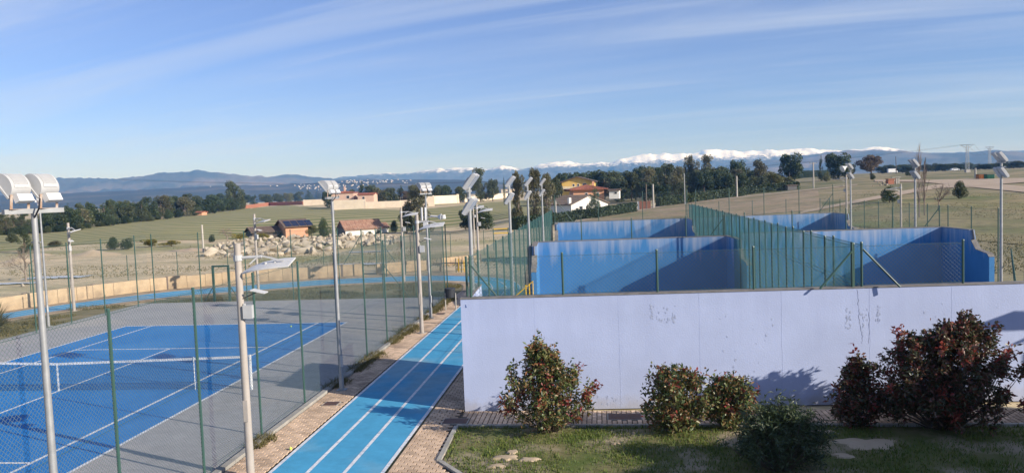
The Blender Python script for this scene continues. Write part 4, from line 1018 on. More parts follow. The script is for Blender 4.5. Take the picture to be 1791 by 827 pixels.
# low wall of stone blocks round the bend
def block_wall(pl, h, label, seglen=1.0):
    pts = [G(*p) for p in pl]; pts = [Vector((p.x, p.y, 0)) for p in pts]
    t = empty('stone_wall', pts[0], label, 'wall', 'low stone wall along the bend')
    rr = random.Random(len(pl)); c = 0
    for a, b_ in zip(pts[:-1], pts[1:]):
        d = b_-a; L = d.length; n = max(1, round(L/seglen)); an = math.atan2(d.y, d.x)
        for i in range(n):
            w_ = L/n-0.02; hh = h+rr.uniform(-0.035, 0.035)
            o = MB().box((w_/2, rr.uniform(-0.012, 0.012), hh/2), (w_, 0.28, hh)).build('stone_block', MT['stone_wall'], t)
            o.location = a-pts[0]+d*(i/n); o.rotation_euler = (0, 0, an)
            c += 1
    for i in range(2, len(pts), 2):
        MB().box(pts[i]-pts[0]+Vector((0, -0.05, h*0.52)), (0.16, 0.30, h*1.04)).build('pier', MT['trunk_pale'], t)
block_wall([(-60, 556), (0, 545), (45, 538), (100, 530), (165, 520.5), (230, 512), (295, 505.5), (360, 500), (446, 493), (520, 488.5), (600, 483), (634, 480.5)], 0.85, 'low beige stone block wall round the left part of the bend')
block_wall([(659, 479.5), (700, 475.5), (749, 471.5)], 0.78, 'short beige stone block wall to the right of the gap in the bend')
block_wall([(772, 463.5), (802, 461), (840, 457)], 0.6, 'farther piece of beige stone wall behind the wooden rail')

# ================================================================== PLANTS
def crown_pts(lobes, n, rng, shell=0.35):
    vol = np.array([l[3]*l[4]*l[5] for l in lobes])**0.7; idx = rng.choice(len(lobes), n, p=vol/vol.sum())
    L = np.array(lobes)[idx]; d = rng.normal(size=(n, 3)); d /= np.linalg.norm(d, axis=1)[:, None]
    r = (shell+(1-shell)*rng.random(n))**0.6
    return L[:, :3]+d*L[:, 3:]*r[:, None], d
def tree_proto(kind, seed):
    """unit tree: height 1, crown width 1; returns (crown mesh, trunk mesh)"""
    rng = np.random.default_rng(seed); rr = random.Random(seed)
    lobes = []; n = 2600; ln = 0.05; wd = 0.030; lm = 'dark'; tm = MT['trunk']; tb = MB(); tr = 0.03; br = 0.35
    if kind == 'round':
        for k in range(17):
            a = rr.uniform(0, 6.28); r = rr.uniform(0.08, 0.30); z = rr.uniform(0.16, 0.80); s = rr.uniform(0.14, 0.23)*(1.15-abs(z-0.5)*0.8)
            lobes.append((r*math.cos(a)*(1.2-abs(z-0.5)), r*math.sin(a)*(1.2-abs(z-0.5)), z, s, s, s*0.9))
        n = 4600; ln = 0.06; wd = 0.036; lm = 'oak'; br = 0.25
    elif kind == 'pine':
        for k in range(24):
            a = rr.uniform(0, 6.28); r = rr.uniform(0.0, 0.37); z = 0.82-0.9*r*r*1.9+rr.uniform(-0.42, 0.03); s = rr.uniform(0.11, 0.18)
            lobes.append((r*math.cos(a), r*math.sin(a), z, s, s, s*0.75))
        n = 5400; ln = 0.05; wd = 0.028; br = 0.3
    elif kind == 'euca':
        for k in range(34):
            z = rr.uniform(0.12, 0.95); a = rr.uniform(0, 6.28); r = rr.uniform(0.03, 0.36)*(1.0 if z < 0.7 else 0.65); s = rr.uniform(0.10, 0.18)
            lobes.append((r*math.cos(a), r*math.sin(a), z, s, s, s*0.8))
        n = 5200; ln = 0.055; wd = 0.024; lm = 'euca'; tm = MT['trunk_pale']; br = 0.2
    elif kind == 'conifer':
        for k in range(26):
            z = rr.uniform(0.08, 0.97); r = 0.40*(1-z)**0.75*rr.uniform(0.3, 1.0); a = rr.uniform(0, 6.28); s = 0.055+0.14*(1-z)
            lobes.append((r*math.cos(a), r*math.sin(a), z, s, s, s*0.8))
        n = 3600; ln = 0.04; wd = 0.02; br = 0.5
    elif kind == 'cypress':
        for k in range(14):
            z = 0.06+0.9*k/13; s = 0.46*math.sin(math.pi*min(1, 0.15+z*0.85))**0.8; lobes.append((rr.uniform(-.04, .04), rr.uniform(-.04, .04), z, s, s, 0.07))
        n = 2600; ln = 0.04; wd = 0.03; br = 0.3
    elif kind == 'bush':
        for k in range(13):
            a = rr.uniform(0, 6.28); r = rr.uniform(0.05, 0.30); z = rr.uniform(0.18, 0.78); s = rr.uniform(0.15, 0.23)
            lobes.append((r*math.cos(a), r*math.sin(a), z, s, s, s))
        n = 3600; ln = 0.055; wd = 0.03; lm = 'dark'; br = 0.2
    elif kind == 'broom':
        for k in range(10):
            a = rr.uniform(0, 6.28); r = rr.uniform(0.05, 0.36); z = rr.uniform(0.2, 0.75); s = rr.uniform(0.12, 0.22)
            lobes.append((r*math.cos(a), r*math.sin(a), z, s, s, s))
        n = 2200; ln = 0.07; wd = 0.03; lm = 'broom'; br = 0.2
    bare = kind in ('bare', 'poplar')
    if not bare:
        c, d = crown_pts(lobes, n, rng)
        v, f = leaves_arr(c, ln, wd, rng, up=0.15, out=d*0.6)
        crown = np_mesh('crown', v, f, LM[lm])
        tops = lobes
        tb.tube((0, 0, 0), (0, 0, br), tr, tr*0.75, 8); tb.tube((0, 0, br), (0.01, 0.01, 0.85), tr*0.75, tr*0.15, 6)
        for l in tops[:7]:
            tb.tube((0, 0, br*rr.uniform(0.8, 1.2)), l[:3], tr*0.4, tr*0.1, 5)
        return crown, tb.mesh('trunk', tm, True)
    # leafless: branches all the way
    cb = MB()
    def grow(p, d, L, r, lv, mb):
        q = p+d*L; mb.tube(p, q, r, r*0.6, 6 if lv < 2 else 3, cap=False)
        if lv >= (6 if kind == 'bare' else 4): return
        k = {0: 4, 1: 3, 2: 3, 3: 3, 4: 3, 5: 3}[lv]
        for i in range(k):
            if kind == 'bare':
                nd = (d+Vector((rr.gauss(0, 0.62), rr.gauss(0, 0.62), rr.gauss(0.06, 0.35)))).normalized(); LL = L*rr.uniform(0.58, 0.86)
            else:
                nd = (Vector((rr.gauss(0, 0.22), rr.gauss(0, 0.22), 1))).normalized(); LL = L*rr.uniform(0.5, 0.8)
            grow(q if i else p+d*L*rr.uniform(0.6, 1), nd, LL, r*0.55, lv+1, cb)
    if kind == 'bare':
        grow(Vector((0, 0, 0)), Vector((0.02, 0, 1)), 0.27, 0.035, 0, tb)
    else:
        tb.tube((0, 0, 0), (0, 0, 0.98), 0.022, 0.004, 7)
        for i in range(30):
            z = rr.uniform(0.12, 0.93); a = rr.uniform(0, 6.28); L = 0.28*(1.05-z)+0.08
            p = Vector((0, 0, z)); d = Vector((math.cos(a)*0.32, math.sin(a)*0.32, 1)).normalized()
            cb.tube(p, p+d*L, 0.006, 0.002, 4, cap=False)
            for j in range(4):
                e = (d+Vector((rr.gauss(0, .3), rr.gauss(0, .3), .2))).normalized(); p2 = p+d*L*rr.uniform(0.3, 1); cb.tube(p2, p2+e*L*0.5, 0.003, 0.0015, 3, cap=False)
    # normalise to height 1 / width 1
    zs = max(v[2] for v in cb.v); xs_ = max(max(abs(v[0]), abs(v[1])) for v in cb.v)
    for m_ in (cb, tb): m_.v = [(v[0]/(2*xs_), v[1]/(2*xs_), v[2]/zs) for v in m_.v]
    return cb.mesh('crown', MT['twigs'] if kind == 'bare' else MT['twigs_pale']), tb.mesh('trunk', MT['trunk_pale'], True)
MT['twigs'] = mat('twig_bark', (0.20, 0.155, 0.125), (0.15, 0.115, 0.095), 6, 0.95)
MT['twigs_pale'] = mat('twig_pale', (0.24, 0.195, 0.165), (0.19, 0.15, 0.13), 6, 0.95)
PROTO = {}
LMV = {}
def proto(kind, var, leaf=None):
    key = (kind, var, leaf)
    if key not in PROTO:
        base = (kind, var, None)
        if base not in PROTO: PROTO[base] = tree_proto(kind, hash_(kind)+var)
        if leaf:
            c, tk = PROTO[base]; c2 = c.copy(); c2.materials.clear(); c2.materials.append(LM[leaf]); PROTO[key] = (c2, tk)
    return PROTO[key]
def hash_(s): return sum(ord(c)*(i+3) for i, c in enumerate(s)) % 997
NVAR = {'round': 4, 'pine': 3, 'euca': 4, 'conifer': 3, 'cypress': 1, 'bush': 3, 'broom': 2, 'bare': 2, 'poplar': 1}
TRN = random.Random(21)
KIND_WORD = {'conifer': 'pointed dark conifer', 'round': 'rounded dark tree', 'euca': 'loose shaggy tree', 'pine': 'domed dark pine', 'bush': 'low rounded bush'}
def tree(kind, px, base, top, wpx, label, group=None, leaf=None, var=None, name=None, D=None, cat='tree', far=270):
    """px = trunk position, base/top = rows in the photo, wpx = crown width in photo pixels"""
    g = T(px, base)
    if D is None and px > 560 and dist(g) > far: D = far
    if D is not None:
        d = ray(px, base); d = d/(d @ fw); p = CAM+d*D; g = Vector((p[0], p[1], terrain(p[0], p[1])))
    k = mpp(g); dd = ray(px, top-1.0); s = math.hypot(g.x, g.y)/math.hypot(dd[0], dd[1])
    if group and kind != 'broom': wpx *= 1.3
    h = max(0.5, CAM_H+dd[2]*s-g.z); wdt = wpx*k
    v = TRN.randrange(NVAR[kind]) if var is None else var
    cm_, tk = proto(kind, v, leaf)
    t = empty(name or {'pine': 'pine_tree', 'cypress': 'cypress_tree', 'euca': 'eucalyptus_tree', 'conifer': 'conifer_tree', 'bush': 'bush', 'broom': 'bush', 'poplar': 'bare_tree', 'bare': 'bare_tree'}.get(kind, 'tree'), g, label, cat, group, TRN.uniform(0, 6.28))
    t.scale = (wdt, wdt, h)
    link('crown', cm_, t); link('trunk', tk, t)
    return t
# belt of trees along the far edge of the left field
GB = 'trees in the dark belt along the far edge of the green field'
xs_ = list(range(-14, 420, 13))
for i, x in enumerate(xs_):
    b_ = np.interp(x, [0, 100, 250, 330, 400, 430], [409, 404, 386, 376, 367, 363]); hgt = np.interp(x, [0, 60, 100, 150, 190, 300, 420], [27, 28, 32, 36, 36, 32, 22])
    kd = TRN.choice(['conifer', 'round', 'round', 'euca', 'conifer'])
    tree(kd, x+TRN.uniform(-3, 3), b_+TRN.uniform(-1, 2), b_-hgt*TRN.uniform(0.82, 1.15), TRN.uniform(24, 34), KIND_WORD[kd]+' in the close belt behind the green field', GB, leaf=TRN.choice(['dark', 'oak', 'dark', 'euca']))
for i, x in enumerate(range(-10, 430, 19)):
    b_ = np.interp(x, [0, 100, 250, 330, 400, 430], [402, 396, 379, 371, 362, 358]); hgt = np.interp(x, [0, 60, 100, 150, 190, 300, 420], [24, 25, 34, 35, 34, 30, 20])
    kd = TRN.choice(['conifer', 'round', 'euca'])
    tree(kd, x+TRN.uniform(-4, 4), b_, b_-hgt*TRN.uniform(0.9, 1.15), TRN.uniform(20, 28), KIND_WORD[kd]+' in the close belt behind the green field', GB, leaf=TRN.choice(['dark', 'oak']))
for i, x in enumerate(range(-6, 425, 11)):
    b_ = np.interp(x, [0, 100, 250, 330, 400, 430], [412, 406, 388, 378, 369, 365])
    tree('bush', x+TRN.uniform(-4, 4), b_+TRN.uniform(-1, 1), b_-TRN.uniform(10, 17), TRN.uniform(15, 22), 'low dark bush along the front of the tree belt', GB, leaf=TRN.choice(['oak', 'dark', 'hedge']))
tree('euca', 410, 366, 315, 42, 'tall shaggy tree standing above the end of the dark belt', leaf='oak', var=1)
tree('euca', 421, 365, 340, 30, 'lower shaggy tree leaning against the tall one at the end of the belt', leaf='oak', var=2)
GM = 'trees in the middle distance behind the cream wall'
for x, b_, tp, wd_, kd, lf in ((446, 359, 341, 18, 'conifer', 'dark'), (466, 358, 339, 22, 'round', 'oak'), (486, 357, 338, 20, 'round', 'oak'), (505, 355, 337, 16, 'round', 'light'), (522, 354, 335, 20, 'round', 'oak'), (540, 352, 332, 20, 'conifer', 'dark'), (556, 350, 331, 14, 'conifer', 'dark'),
                           (634, 357, 318, 22, 'conifer', 'dark'), (648, 357, 322, 30, 'round', 'oak'), (666, 356, 328, 28, 'round', 'euca'), (684, 356, 327, 26, 'round', 'oak'), (702, 355, 325, 26, 'conifer', 'dark'), (722, 354, 322, 24, 'round', 'light'), (742, 353, 324, 26, 'conifer', 'dark'), (765, 352, 326, 26, 'round', 'oak'), (786, 351, 325, 24, 'conifer', 'dark'), (805, 350, 325, 22, 'round', 'oak'), (712, 354, 334, 22, 'euca', 'brown'),
                           (622, 360, 343, 18, 'bush', 'dark'), (776, 350, 322, 24, 'round', 'dark'), (596, 349, 333, 20, 'round', 'dark'), (612, 350, 330, 20, 'round', 'oak'), (575, 350, 334, 20, 'round', 'dark')):
    tree(kd, x, b_, tp, wd_, KIND_WORD[kd]+' in the mixed row behind the long cream wall', GM, leaf=lf, far=330)
tree('euca', 841, 352, 297, 40, 'tall rounded tree behind the cream wall, right of its raised corner', leaf='oak', var=0, far=330)
tree('round', 862, 350, 312, 28, 'smaller round tree next to the tall one behind the cream wall', leaf='oak', far=330)
tree('cypress', 882, 340, 310, 6, 'single thin dark cypress left of the big eucalyptus', leaf='dark')
tree('euca', 733, 408, 328, 62, 'big brownish eucalyptus in front of the cream wall', leaf='euca', var=3)
tree('euca', 712, 408, 352, 36, 'darker lower half-tree at the left foot of the big brownish eucalyptus', leaf='oak', var=1)
tree('bush', 691, 407, 383, 20, 'dense green conical bush right of the tile-roofed shed', leaf='dark', var=1)
tree('bush', 568, 416, 377, 30, 'dark dense tree right of the barn with solar panels', leaf='dark', var=0)
tree('bush', 837, 404, 357, 74, 'large wide dark bush behind the distant lamp post', leaf='dark', var=2)
tree('round', 815, 402, 366, 34, 'smaller dark shrub at the left of the large wide bush', leaf='dark', var=2, cat='bush', name='bush')
for x, b_, tp, wd_, lb in ((908, 385, 302, 36, 'tall olive eucalyptus left of the pair behind the farthest masts'), (935, 385, 297, 42, 'tallest olive eucalyptus behind the farthest left-hand masts'), (958, 382, 305, 34, 'olive eucalyptus with pale foliage next to the yellow house'), (973, 372, 312, 28, 'lower dark eucalyptus close to the orange house')):
    tree('euca', x, b_, tp, wd_, lb, leaf='euca' if x != 973 else 'oak')
tree('bush', 905, 384, 357, 30, 'green shrub at the foot of the olive eucalyptus trees', leaf='hedge')
GR = 'dark pines on the rise behind the houses'
for x, b_, tp, wd_, kd, lf in ((985, 330, 297, 30, 'pine', 'dark'), (1010, 330, 297, 30, 'pine', 'dark'), (1030, 330, 295, 34, 'pine', 'dark'), (1052, 328, 294, 30, 'pine', 'dark'), (1075, 336, 296, 36, 'round', 'oak'), (1100, 340, 296, 34, 'pine', 'dark'), (1122, 342, 286, 38, 'pine', 'dark'), (1142, 344, 287, 40, 'pine', 'dark'), (1165, 346, 289, 34, 'euca', 'oak'), (1090, 350, 306, 38, 'round', 'oak'), (1112, 350, 310, 36, 'round', 'dark'), (1185, 345, 290, 34, 'euca', 'euca'), (1135, 352, 316, 34, 'round', 'hedge'), (1160, 352, 322, 28, 'round', 'hedge'), (1190, 350, 318, 30, 'euca', 'oak'),
                           (1215, 340, 300, 36, 'euca', 'oak'), (1245, 338, 296, 40, 'round', 'dark'), (1268, 336, 302, 34, 'euca', 'oak'), (1270, 340, 304, 30, 'round', 'hedge'), (1300, 340, 302, 30, 'euca', 'dark'), (1325, 336, 306, 32, 'round', 'oak')):
    tree(kd, x, b_, tp, wd_, KIND_WORD[kd]+' in the crowded wood on the rise behind the houses', GR, leaf=lf)
for i in range(34):
    x = 1078+i*8.4+TRN.uniform(-4, 4); kd = TRN.choice(['round', 'round', 'euca', 'pine', 'bush'])
    tp = np.interp(x, [1078, 1110, 1140, 1190, 1240, 1300, 1360], [297, 288, 284, 287, 287, 290, 302])+TRN.uniform(0, 22)
    tree(kd, x, 344, tp, TRN.uniform(28, 40), KIND_WORD[kd]+' in the crowded wood on the rise behind the houses', GR, leaf=TRN.choice(['dark', 'oak', 'hedge', 'oak', 'euca']), D=TRN.uniform(215, 300))
for i in range(20):
    x = 1178+i*9.3+TRN.uniform(-4, 4); kd = TRN.choice(['round', 'round', 'bush', 'euca'])
    tree(kd, x, 340, np.interp(x, [1178, 1240, 1300, 1360], [292, 294, 296, 308])+TRN.uniform(0, 12), TRN.uniform(30, 42), KIND_WORD[kd]+' in the crowded wood on the rise behind the houses', GR, leaf=TRN.choice(['oak', 'hedge', 'oak', 'euca', 'light']), D=TRN.uniform(235, 285))
for i in range(16):
    x = 968+i*8+TRN.uniform(-3, 3)
    tree('pine' if i % 3 else 'round', x, 330, np.interp(x, [968, 990, 1030, 1090], [306, 299, 296, 296])+TRN.uniform(0, 5), TRN.uniform(24, 32), ('domed dark pine' if i % 3 else 'rounded dark tree')+' in the crowded wood on the rise behind the houses', GR, leaf='dark', D=TRN.uniform(290, 320))
tree('round', 1058, 344, 313, 36, 'pale bare-twigged grey-brown tree above the orange house', leaf='brown', var=0)
tree('conifer', 1041, 372, 324, 36, 'dark pointed conifer in front of the orange house', leaf='dark', var=0, D=162)
tree('euca', 1210, 338, 270, 34, 'tall feathery eucalyptus, left crown of the pair before the snow', leaf='euca', var=2)
tree('euca', 1240, 336, 274, 36, 'tall feathery eucalyptus, right crown of the pair before the snow', leaf='euca', var=0)
tree('round', 1291, 332, 277, 32, 'round dark pine in front of the snowy ridge, left of the brown tree', leaf='dark', var=1)
tree('euca', 1331, 332, 278, 44, 'brown-green rounded tree between two dark pines', leaf='euca', var=1)
tree('round', 1384, 318, 266, 50, 'large domed stone pine left of the utility pole', leaf='dark', var=0, name='pine_tree')
tree('round', 1467, 314, 265, 52, 'large domed stone pine right of the utility pole', leaf='dark', var=1, name='pine_tree')
tree('conifer', 1436, 304, 272, 14, 'thin layered conifer between the two stone pines', leaf='dark', var=2)
tree('round', 1350, 333, 300, 40, 'light green rounded tree at the right end of the wood', leaf='light', var=2)
tree('round', 1375, 330, 308, 34, 'yellowish green low tree below the large stone pine', leaf='light', var=3)
tree('round', 1484, 312, 287, 30, 'light olive tree in front of the right-hand stone pine', leaf='light', var=0)
tree('bush', 1446, 318, 300, 18, 'small yellow-green bush beside the low white house', leaf='light')
tree('pine', 1524, 305, 269, 52, 'broad bare spreading tree on the skyline', var=1, leaf='brown', name='bare_tree')
tree('poplar', 1608, 396, 250, 24, 'very tall bare poplar behind the middle right-hand mast', D=82)
tree('poplar', 1617, 396, 275, 20, 'second bare poplar close to the taller one', D=84)
tree('bare', 1642, 392, 318, 52, 'low bare bush with pale twigs beside the poplars', D=88, var=1, cat='bush', name='bush')
tree('bush', 1556, 355, 322, 35, 'round clipped dark bush partly behind the lamp wing', leaf='dark', var=0, cat='bush')
tree('bush', 1677, 348, 313, 35, 'round clipped dark bush standing alone beside the dirt road', leaf='oak', var=1, cat='bush')
tree('bush', 1525, 315, 303, 14, 'small round dark bush at the edge of the dirt track', leaf='dark', var=2, cat='bush')
tree('bush', 1590, 308, 299, 16, 'low flat bush left of the middle mast heads', leaf='dark', cat='bush')
for x in range(1545, 1830, 15):
    kd = TRN.choice(['round', 'bush', 'round'])
    tree(kd, x+TRN.uniform(-4, 4), np.interp(x, [1540, 1800], [303.5, 299]), np.interp(x, [1540, 1800], [290, 283])-TRN.uniform(-3, 3), TRN.uniform(18, 30), KIND_WORD[kd]+' in the scrub line on the right-hand skyline', 'low oaks along the right skyline', leaf=TRN.choice(['dark', 'oak']), D=430)
# hedge shrubs along the far boundary, between houses and road
def hedge(p0, p1, hpx, label, dens=420, leaf='hedge', depth=1.0):
    a = T(*p0); b_ = T(*p1); d = b_-a; L = Vector((d.x, d.y, 0)).length; h = hpx*mpp(a.lerp(b_, 0.5)); rng = np.random.default_rng(int(L*10))
    t = empty('hedge', a, label, 'hedge', None, math.atan2(d.y, d.x))
    n = int(dens*L*h/6)+400
    x = rng.uniform(0, L, n); side = rng.integers(0, 3, n)
    top = h*(0.93+0.10*np.array([mnoise.noise(Vector((q*0.5, 3, 1))) for q in x]))
    z = np.where(side == 2, top, rng.uniform(0, 1, n)*top); y = np.where(side == 0, -depth/2, np.where(side == 1, depth/2, rng.uniform(-depth/2, depth/2, n)))
    c = np.stack([x, y+rng.normal(size=n)*0.10, z+rng.normal(size=n)*0.07], 1); c[:, 2] = np.maximum(c[:, 2], 0.05)
    c[:, 2] += (b_.z-a.z)*c[:, 0]/L
    v, f = leaves_arr(c, 0.42, 0.26, rng)
    link('foliage', np_mesh('foliage', v, f, LM[leaf]), t)
    core = MB(); core.add([(0.1, -depth*.4, 0), (L-.1, -depth*.4, b_.z-a.z), (L-.1, depth*.4, b_.z-a.z), (0.1, depth*.4, 0), (0.1, -depth*.4, h*.9), (L-.1, -depth*.4, h*.9+b_.z-a.z), (L-.1, depth*.4, h*.9+b_.z-a.z), (0.1, depth*.4, h*.9)], [(3, 2, 1, 0), (4, 5, 6, 7), (0, 1, 5, 4), (1, 2, 6, 5), (2, 3, 7, 6), (3, 0, 4, 7)])
    core.build('branches', MT['hedge_core'], t)
MT['hedge_core'] = mat('hedge_core', (0.035, 0.05, 0.025), (0.025, 0.035, 0.018), 3, 1.0, 0.5, 8)
hedge((1002, 385), (1047, 381.5), 17, 'clipped green hedge in front of the white house')
hedge((1046, 381), (1110, 370.5), 17, 'long clipped green hedge running up to the rusty gate')
hedge((1150, 362), (1300, 342.5), 16, 'rough dark hedge along the road beyond the concrete pole', leaf='dark', depth=1.8)
hedge((1300, 341), (1395, 331), 14, 'rough dark hedge in front of the flat-roofed shed', leaf='dark', depth=1.8)
hedge((900, 402), (1000, 389), 20, 'low dark grassy hedge below the white house, left side', leaf='hedge', depth=1.5)
hedge((1200, 334), (1330, 322), 14, 'dark hedge halfway up the wooded rise', leaf='dark', depth=1.5)
hedge((1385, 314), (1450, 308), 12, 'dark hedge running past the low white house', leaf='hedge', depth=1.5)
# scrub near the rocks and barn
tree('broom', 265, 432, 417, 44, 'yellow flowering broom bush on the left beside green shrubs', cat='bush')
tree('broom', 300, 431, 419, 36, 'yellow flowering broom bush next to the sand heap', cat='bush')
tree('broom', 420, 420, 407, 36, 'yellow-green flowering bush left of the dark barn', cat='bush')
tree('broom', 460, 420, 406, 34, 'yellow-green flowering bush in front of the dark barn', cat='bush')
tree('bush', 200, 437, 412, 30, 'dark green shrub left of the yellow broom', leaf='hedge', cat='bush')
tree('bush', 225, 436, 416, 36, 'mid green shrub between the sand heap and the yellow broom', leaf='hedge', cat='bush')
tree('bush', 372, 424, 410, 18, 'small upright green shrub left of the bare bush', leaf='hedge', cat='bush')
tree('bare', 398, 424, 397, 40, 'bare reddish bush on the near edge of the green field', var=1, cat='bush', name='bush')
tree('round', 545, 413, 392, 26, 'olive green shrub right of the orange barn wall', leaf='light', cat='bush', name='bush')
tree('bush', 500, 415, 406, 40, 'low dark shrub in front of the orange barn wall', leaf='hedge', cat='bush')
for x in (618, 633, 646, 662): tree('bush', x, 412-(x-618)*0.06, 404-(x-618)*0.06+TRN.uniform(-2, 2), TRN.uniform(8, 12), 'small low shrub along the front of the tile-roofed shed', 'low shrubs in front of the shed', leaf='hedge', cat='bush')
tree('bare', 46, 500, 425, 70, 'bare dark shrub tree beyond the left fence, its twigs against the sand', var=0, D=62)
tree('conifer', 45, 462, 402, 44, 'dark conifer on the far left behind the thin mast', leaf='dark', D=100)
tree('bush', 100, 445, 420, 34, 'dull olive shrub between the thin mast and the first lamp post', leaf='euca', cat='bush', D=112)
tree('bush', 20, 425, 405, 30, 'grey-green shrub at the far left edge of the field', leaf='oak', cat='bush')
# spiky grass clump at the left edge
def spiky(px, py, Y, n, L, label):
    g = G(px, py); rng = np.random.default_rng(2); b = MB()
    t = empty('yucca_plant', (g.x, g.y, 0), label, 'plant')
    for i in range(n):
        a = rng.uniform(0, 6.28); e = rng.uniform(0.15, 1.4); d = Vector((math.cos(a)*math.cos(e), math.sin(a)*math.cos(e), math.sin(e))); l = L*rng.uniform(0.7, 1.1)
        q = Vector((-math.sin(a), math.cos(a), 0))*0.03; m_ = d*l*0.5; tip = d*l+Vector((0, 0, -0.25*l*math.cos(e)))
        b.add([-q+Vector((0, 0, 0.3)), q+Vector((0, 0, 0.3)), m_+q*0.8+Vector((0, 0, 0.3)), m_-q*0.8+Vector((0, 0, 0.3)), tip+Vector((0, 0, 0.3))], [(0, 1, 2, 3), (3, 2, 4)])
    o = b.build('leaves', LM['drygrass'], t); o['kind'] = 'stuff'
    MB().tube((0, 0, 0), (0, 0, 0.45), 0.2, 0.14, 8).build('trunk', MT['trunk'], t)
spiky(-8, 585, 0, 260, 1.5, 'spiky grass-like yucca at the left edge beside the track')

# ---------------------------------------------------------------- the red-tipped bushes in front of the wall
def shrub(loc, w_, h, prof, n, leafm, label, name='photinia_bush', seed=1, ll=0.125, lw=0.052, up=0.5, stems=26, dpt=0.8, spikes=(), red=0.10):
    """prof: list of (height fraction, half width fraction) giving the outline"""
    rng = np.random.default_rng(seed); rr = random.Random(seed)
    t = empty(name, loc, label, 'bush', 'bushes in front of the lilac wall')
    st = MB(); C = []; Dv = []; RED = []
    hs = [p[0] for p in prof]; wsx = [p[1] for p in prof]; cxo = [p[2] if len(p) > 2 else 0 for p in prof]
    twigs = []
    for s in range(stems*9):
        zt = rr.uniform(0.12, 0.97); hw = np.interp(zt, hs, wsx)*w_; off_ = np.interp(zt, hs, cxo)*w_
        a = rr.uniform(0, 6.28); r = math.sqrt(rr.random())
        twigs.append(Vector((off_+hw*r*math.cos(a), hw*dpt*r*math.sin(a), zt*h)))
    for k in range(24):
        zt = rr.uniform(0.3, 1.0); hw = np.interp(zt, hs, wsx)*w_*rr.uniform(1.02, 1.38); off_ = np.interp(zt, hs, cxo)*w_; a = rr.uniform(0, 6.28)
        q0 = Vector((off_+hw*math.cos(a), hw*dpt*math.sin(a), zt*h*rr.uniform(1.0, 1.07))); twigs += [q0, q0*0.93]
    for (fx, fz) in spikes: twigs += [Vector((fx*w_+rr.uniform(-.05, .05), rr.uniform(-.1, .1), fz*h-k*0.07*h)) for k in range(4)]
    for i, q in enumerate(twigs):
        b0 = Vector((q.x*0.18, q.y*0.18, 0.0)); m_ = b0.lerp(q, 0.5)+Vector((q.x*0.14, q.y*0.14, 0.05))
        if i % 3 == 0 or i >= stems*9:
            st.tube(b0, m_, 0.012, 0.008, 4, cap=False); st.tube(m_, q, 0.008, 0.003, 4, cap=False)
    per = max(4, n//len(twigs))
    for q in twigs:
        axis = (Vector((q.x, q.y, 0))*0.5+Vector((0, 0, 1))*h*up).normalized()
        k = int(per*rr.uniform(0.6, 1.5)); L = rr.uniform(0.14, 0.30)
        tt = rng.random(k); base = np.array(q)+np.outer(tt*L-L*0.6, np.array(axis))
        rad = math.hypot(q.x/(w_*.5), q.y/(w_*.5)); RED.append(np.full(k, 1.0 if (leafm != 'oleander' and rr.random() < red*(0.25+1.1*max(rad, q.z/h)**2)) else 0.0)*(tt > 0.25))
        C.append(base+rng.normal(size=(k, 3))*0.055); dd = rng.normal(size=(k, 3)); dd /= np.linalg.norm(dd, axis=1)[:, None]; Dv.append(dd+np.array(axis)*0.55)
    C = np.concatenate(C); Dv = np.concatenate(Dv); Dv /= np.linalg.norm(Dv, axis=1)[:, None]; C[:, 2] = np.maximum(C[:, 2], 0.04)
    m_ = len(C); L = ll*(0.6+0.7*rng.random(m_)); W = lw*(0.7+0.6*rng.random(m_))
    q = rng.normal(size=(m_, 3)); q -= (q*Dv).sum(1)[:, None]*Dv; q /= np.linalg.norm(q, axis=1)[:, None]; nn = np.cross(Dv, q)
    a0 = C; a1 = C+Dv*L[:, None]; md = C+Dv*(L*0.45)[:, None]
    fold = nn*(W*0.22)[:, None]; droop = np.zeros((m_, 3)); droop[:, 2] = -L*0.18
    v = np.stack([a0, md+q*(W*.5)[:, None]+fold, a1+droop, md-q*(W*.5)[:, None]+fold, md], 1).reshape(-1, 3)
    f = (np.arange(m_)[:, None, None]*5+np.array([[0, 1, 2, 4], [0, 4, 2, 3]])[None]).reshape(-1, 4)
    RED = np.concatenate(RED) > 0.5; vv = v.reshape(-1, 5, 3)
    def sub(msk, nm, lm):
        if msk.sum() < 3: return
        q_ = vv[msk].reshape(-1, 3); n_ = int(msk.sum()); o2 = link(nm, np_mesh(nm, q_, (np.arange(n_)[:, None, None]*5+np.array([[0, 1, 2, 4], [0, 4, 2, 3]])[None]).reshape(-1, 4), lm), t); o2['kind'] = 'stuff'
    sub(~RED, 'leaves', LM[leafm]); sub(RED, 'red_shoots', LM['redshoot'])
    st.build('stems', MT['trunk'], t)
def at_base(px, py, back=0.0): g = G(px, py); k_ = (g.y+back)/g.y; return (g.x*k_, g.y+back, 0.02)
PYR = [(0, 0.30), (0.12, 0.42), (0.3, 0.50), (0.5, 0.46, 0.02), (0.65, 0.33, -0.02), (0.8, 0.20, -0.05), (1.0, 0.06, -0.08)]
shrub(at_base(962, 766, 0.45), 2.0, 2.10, PYR, 7600, 'photinia', 'large red-tipped bush in front of the left part of the lilac wall', seed=3, red=0.2, spikes=[(-0.42, 0.78), (-0.52, 0.45), (0.48, 0.52), (0.3, 0.78)])
OVL = [(0, 0.28), (0.2, 0.46), (0.5, 0.50), (0.75, 0.42), (0.9, 0.28), (1.0, 0.10)]
shrub(at_base(1181, 764, 0.35), 1.46, 1.48, OVL, 4800, 'photinia', 'middle-sized green bush with red tips, left one of the close pair', seed=5, spikes=[(-0.35, 0.95), (0.0, 1.04), (0.3, 0.92)])
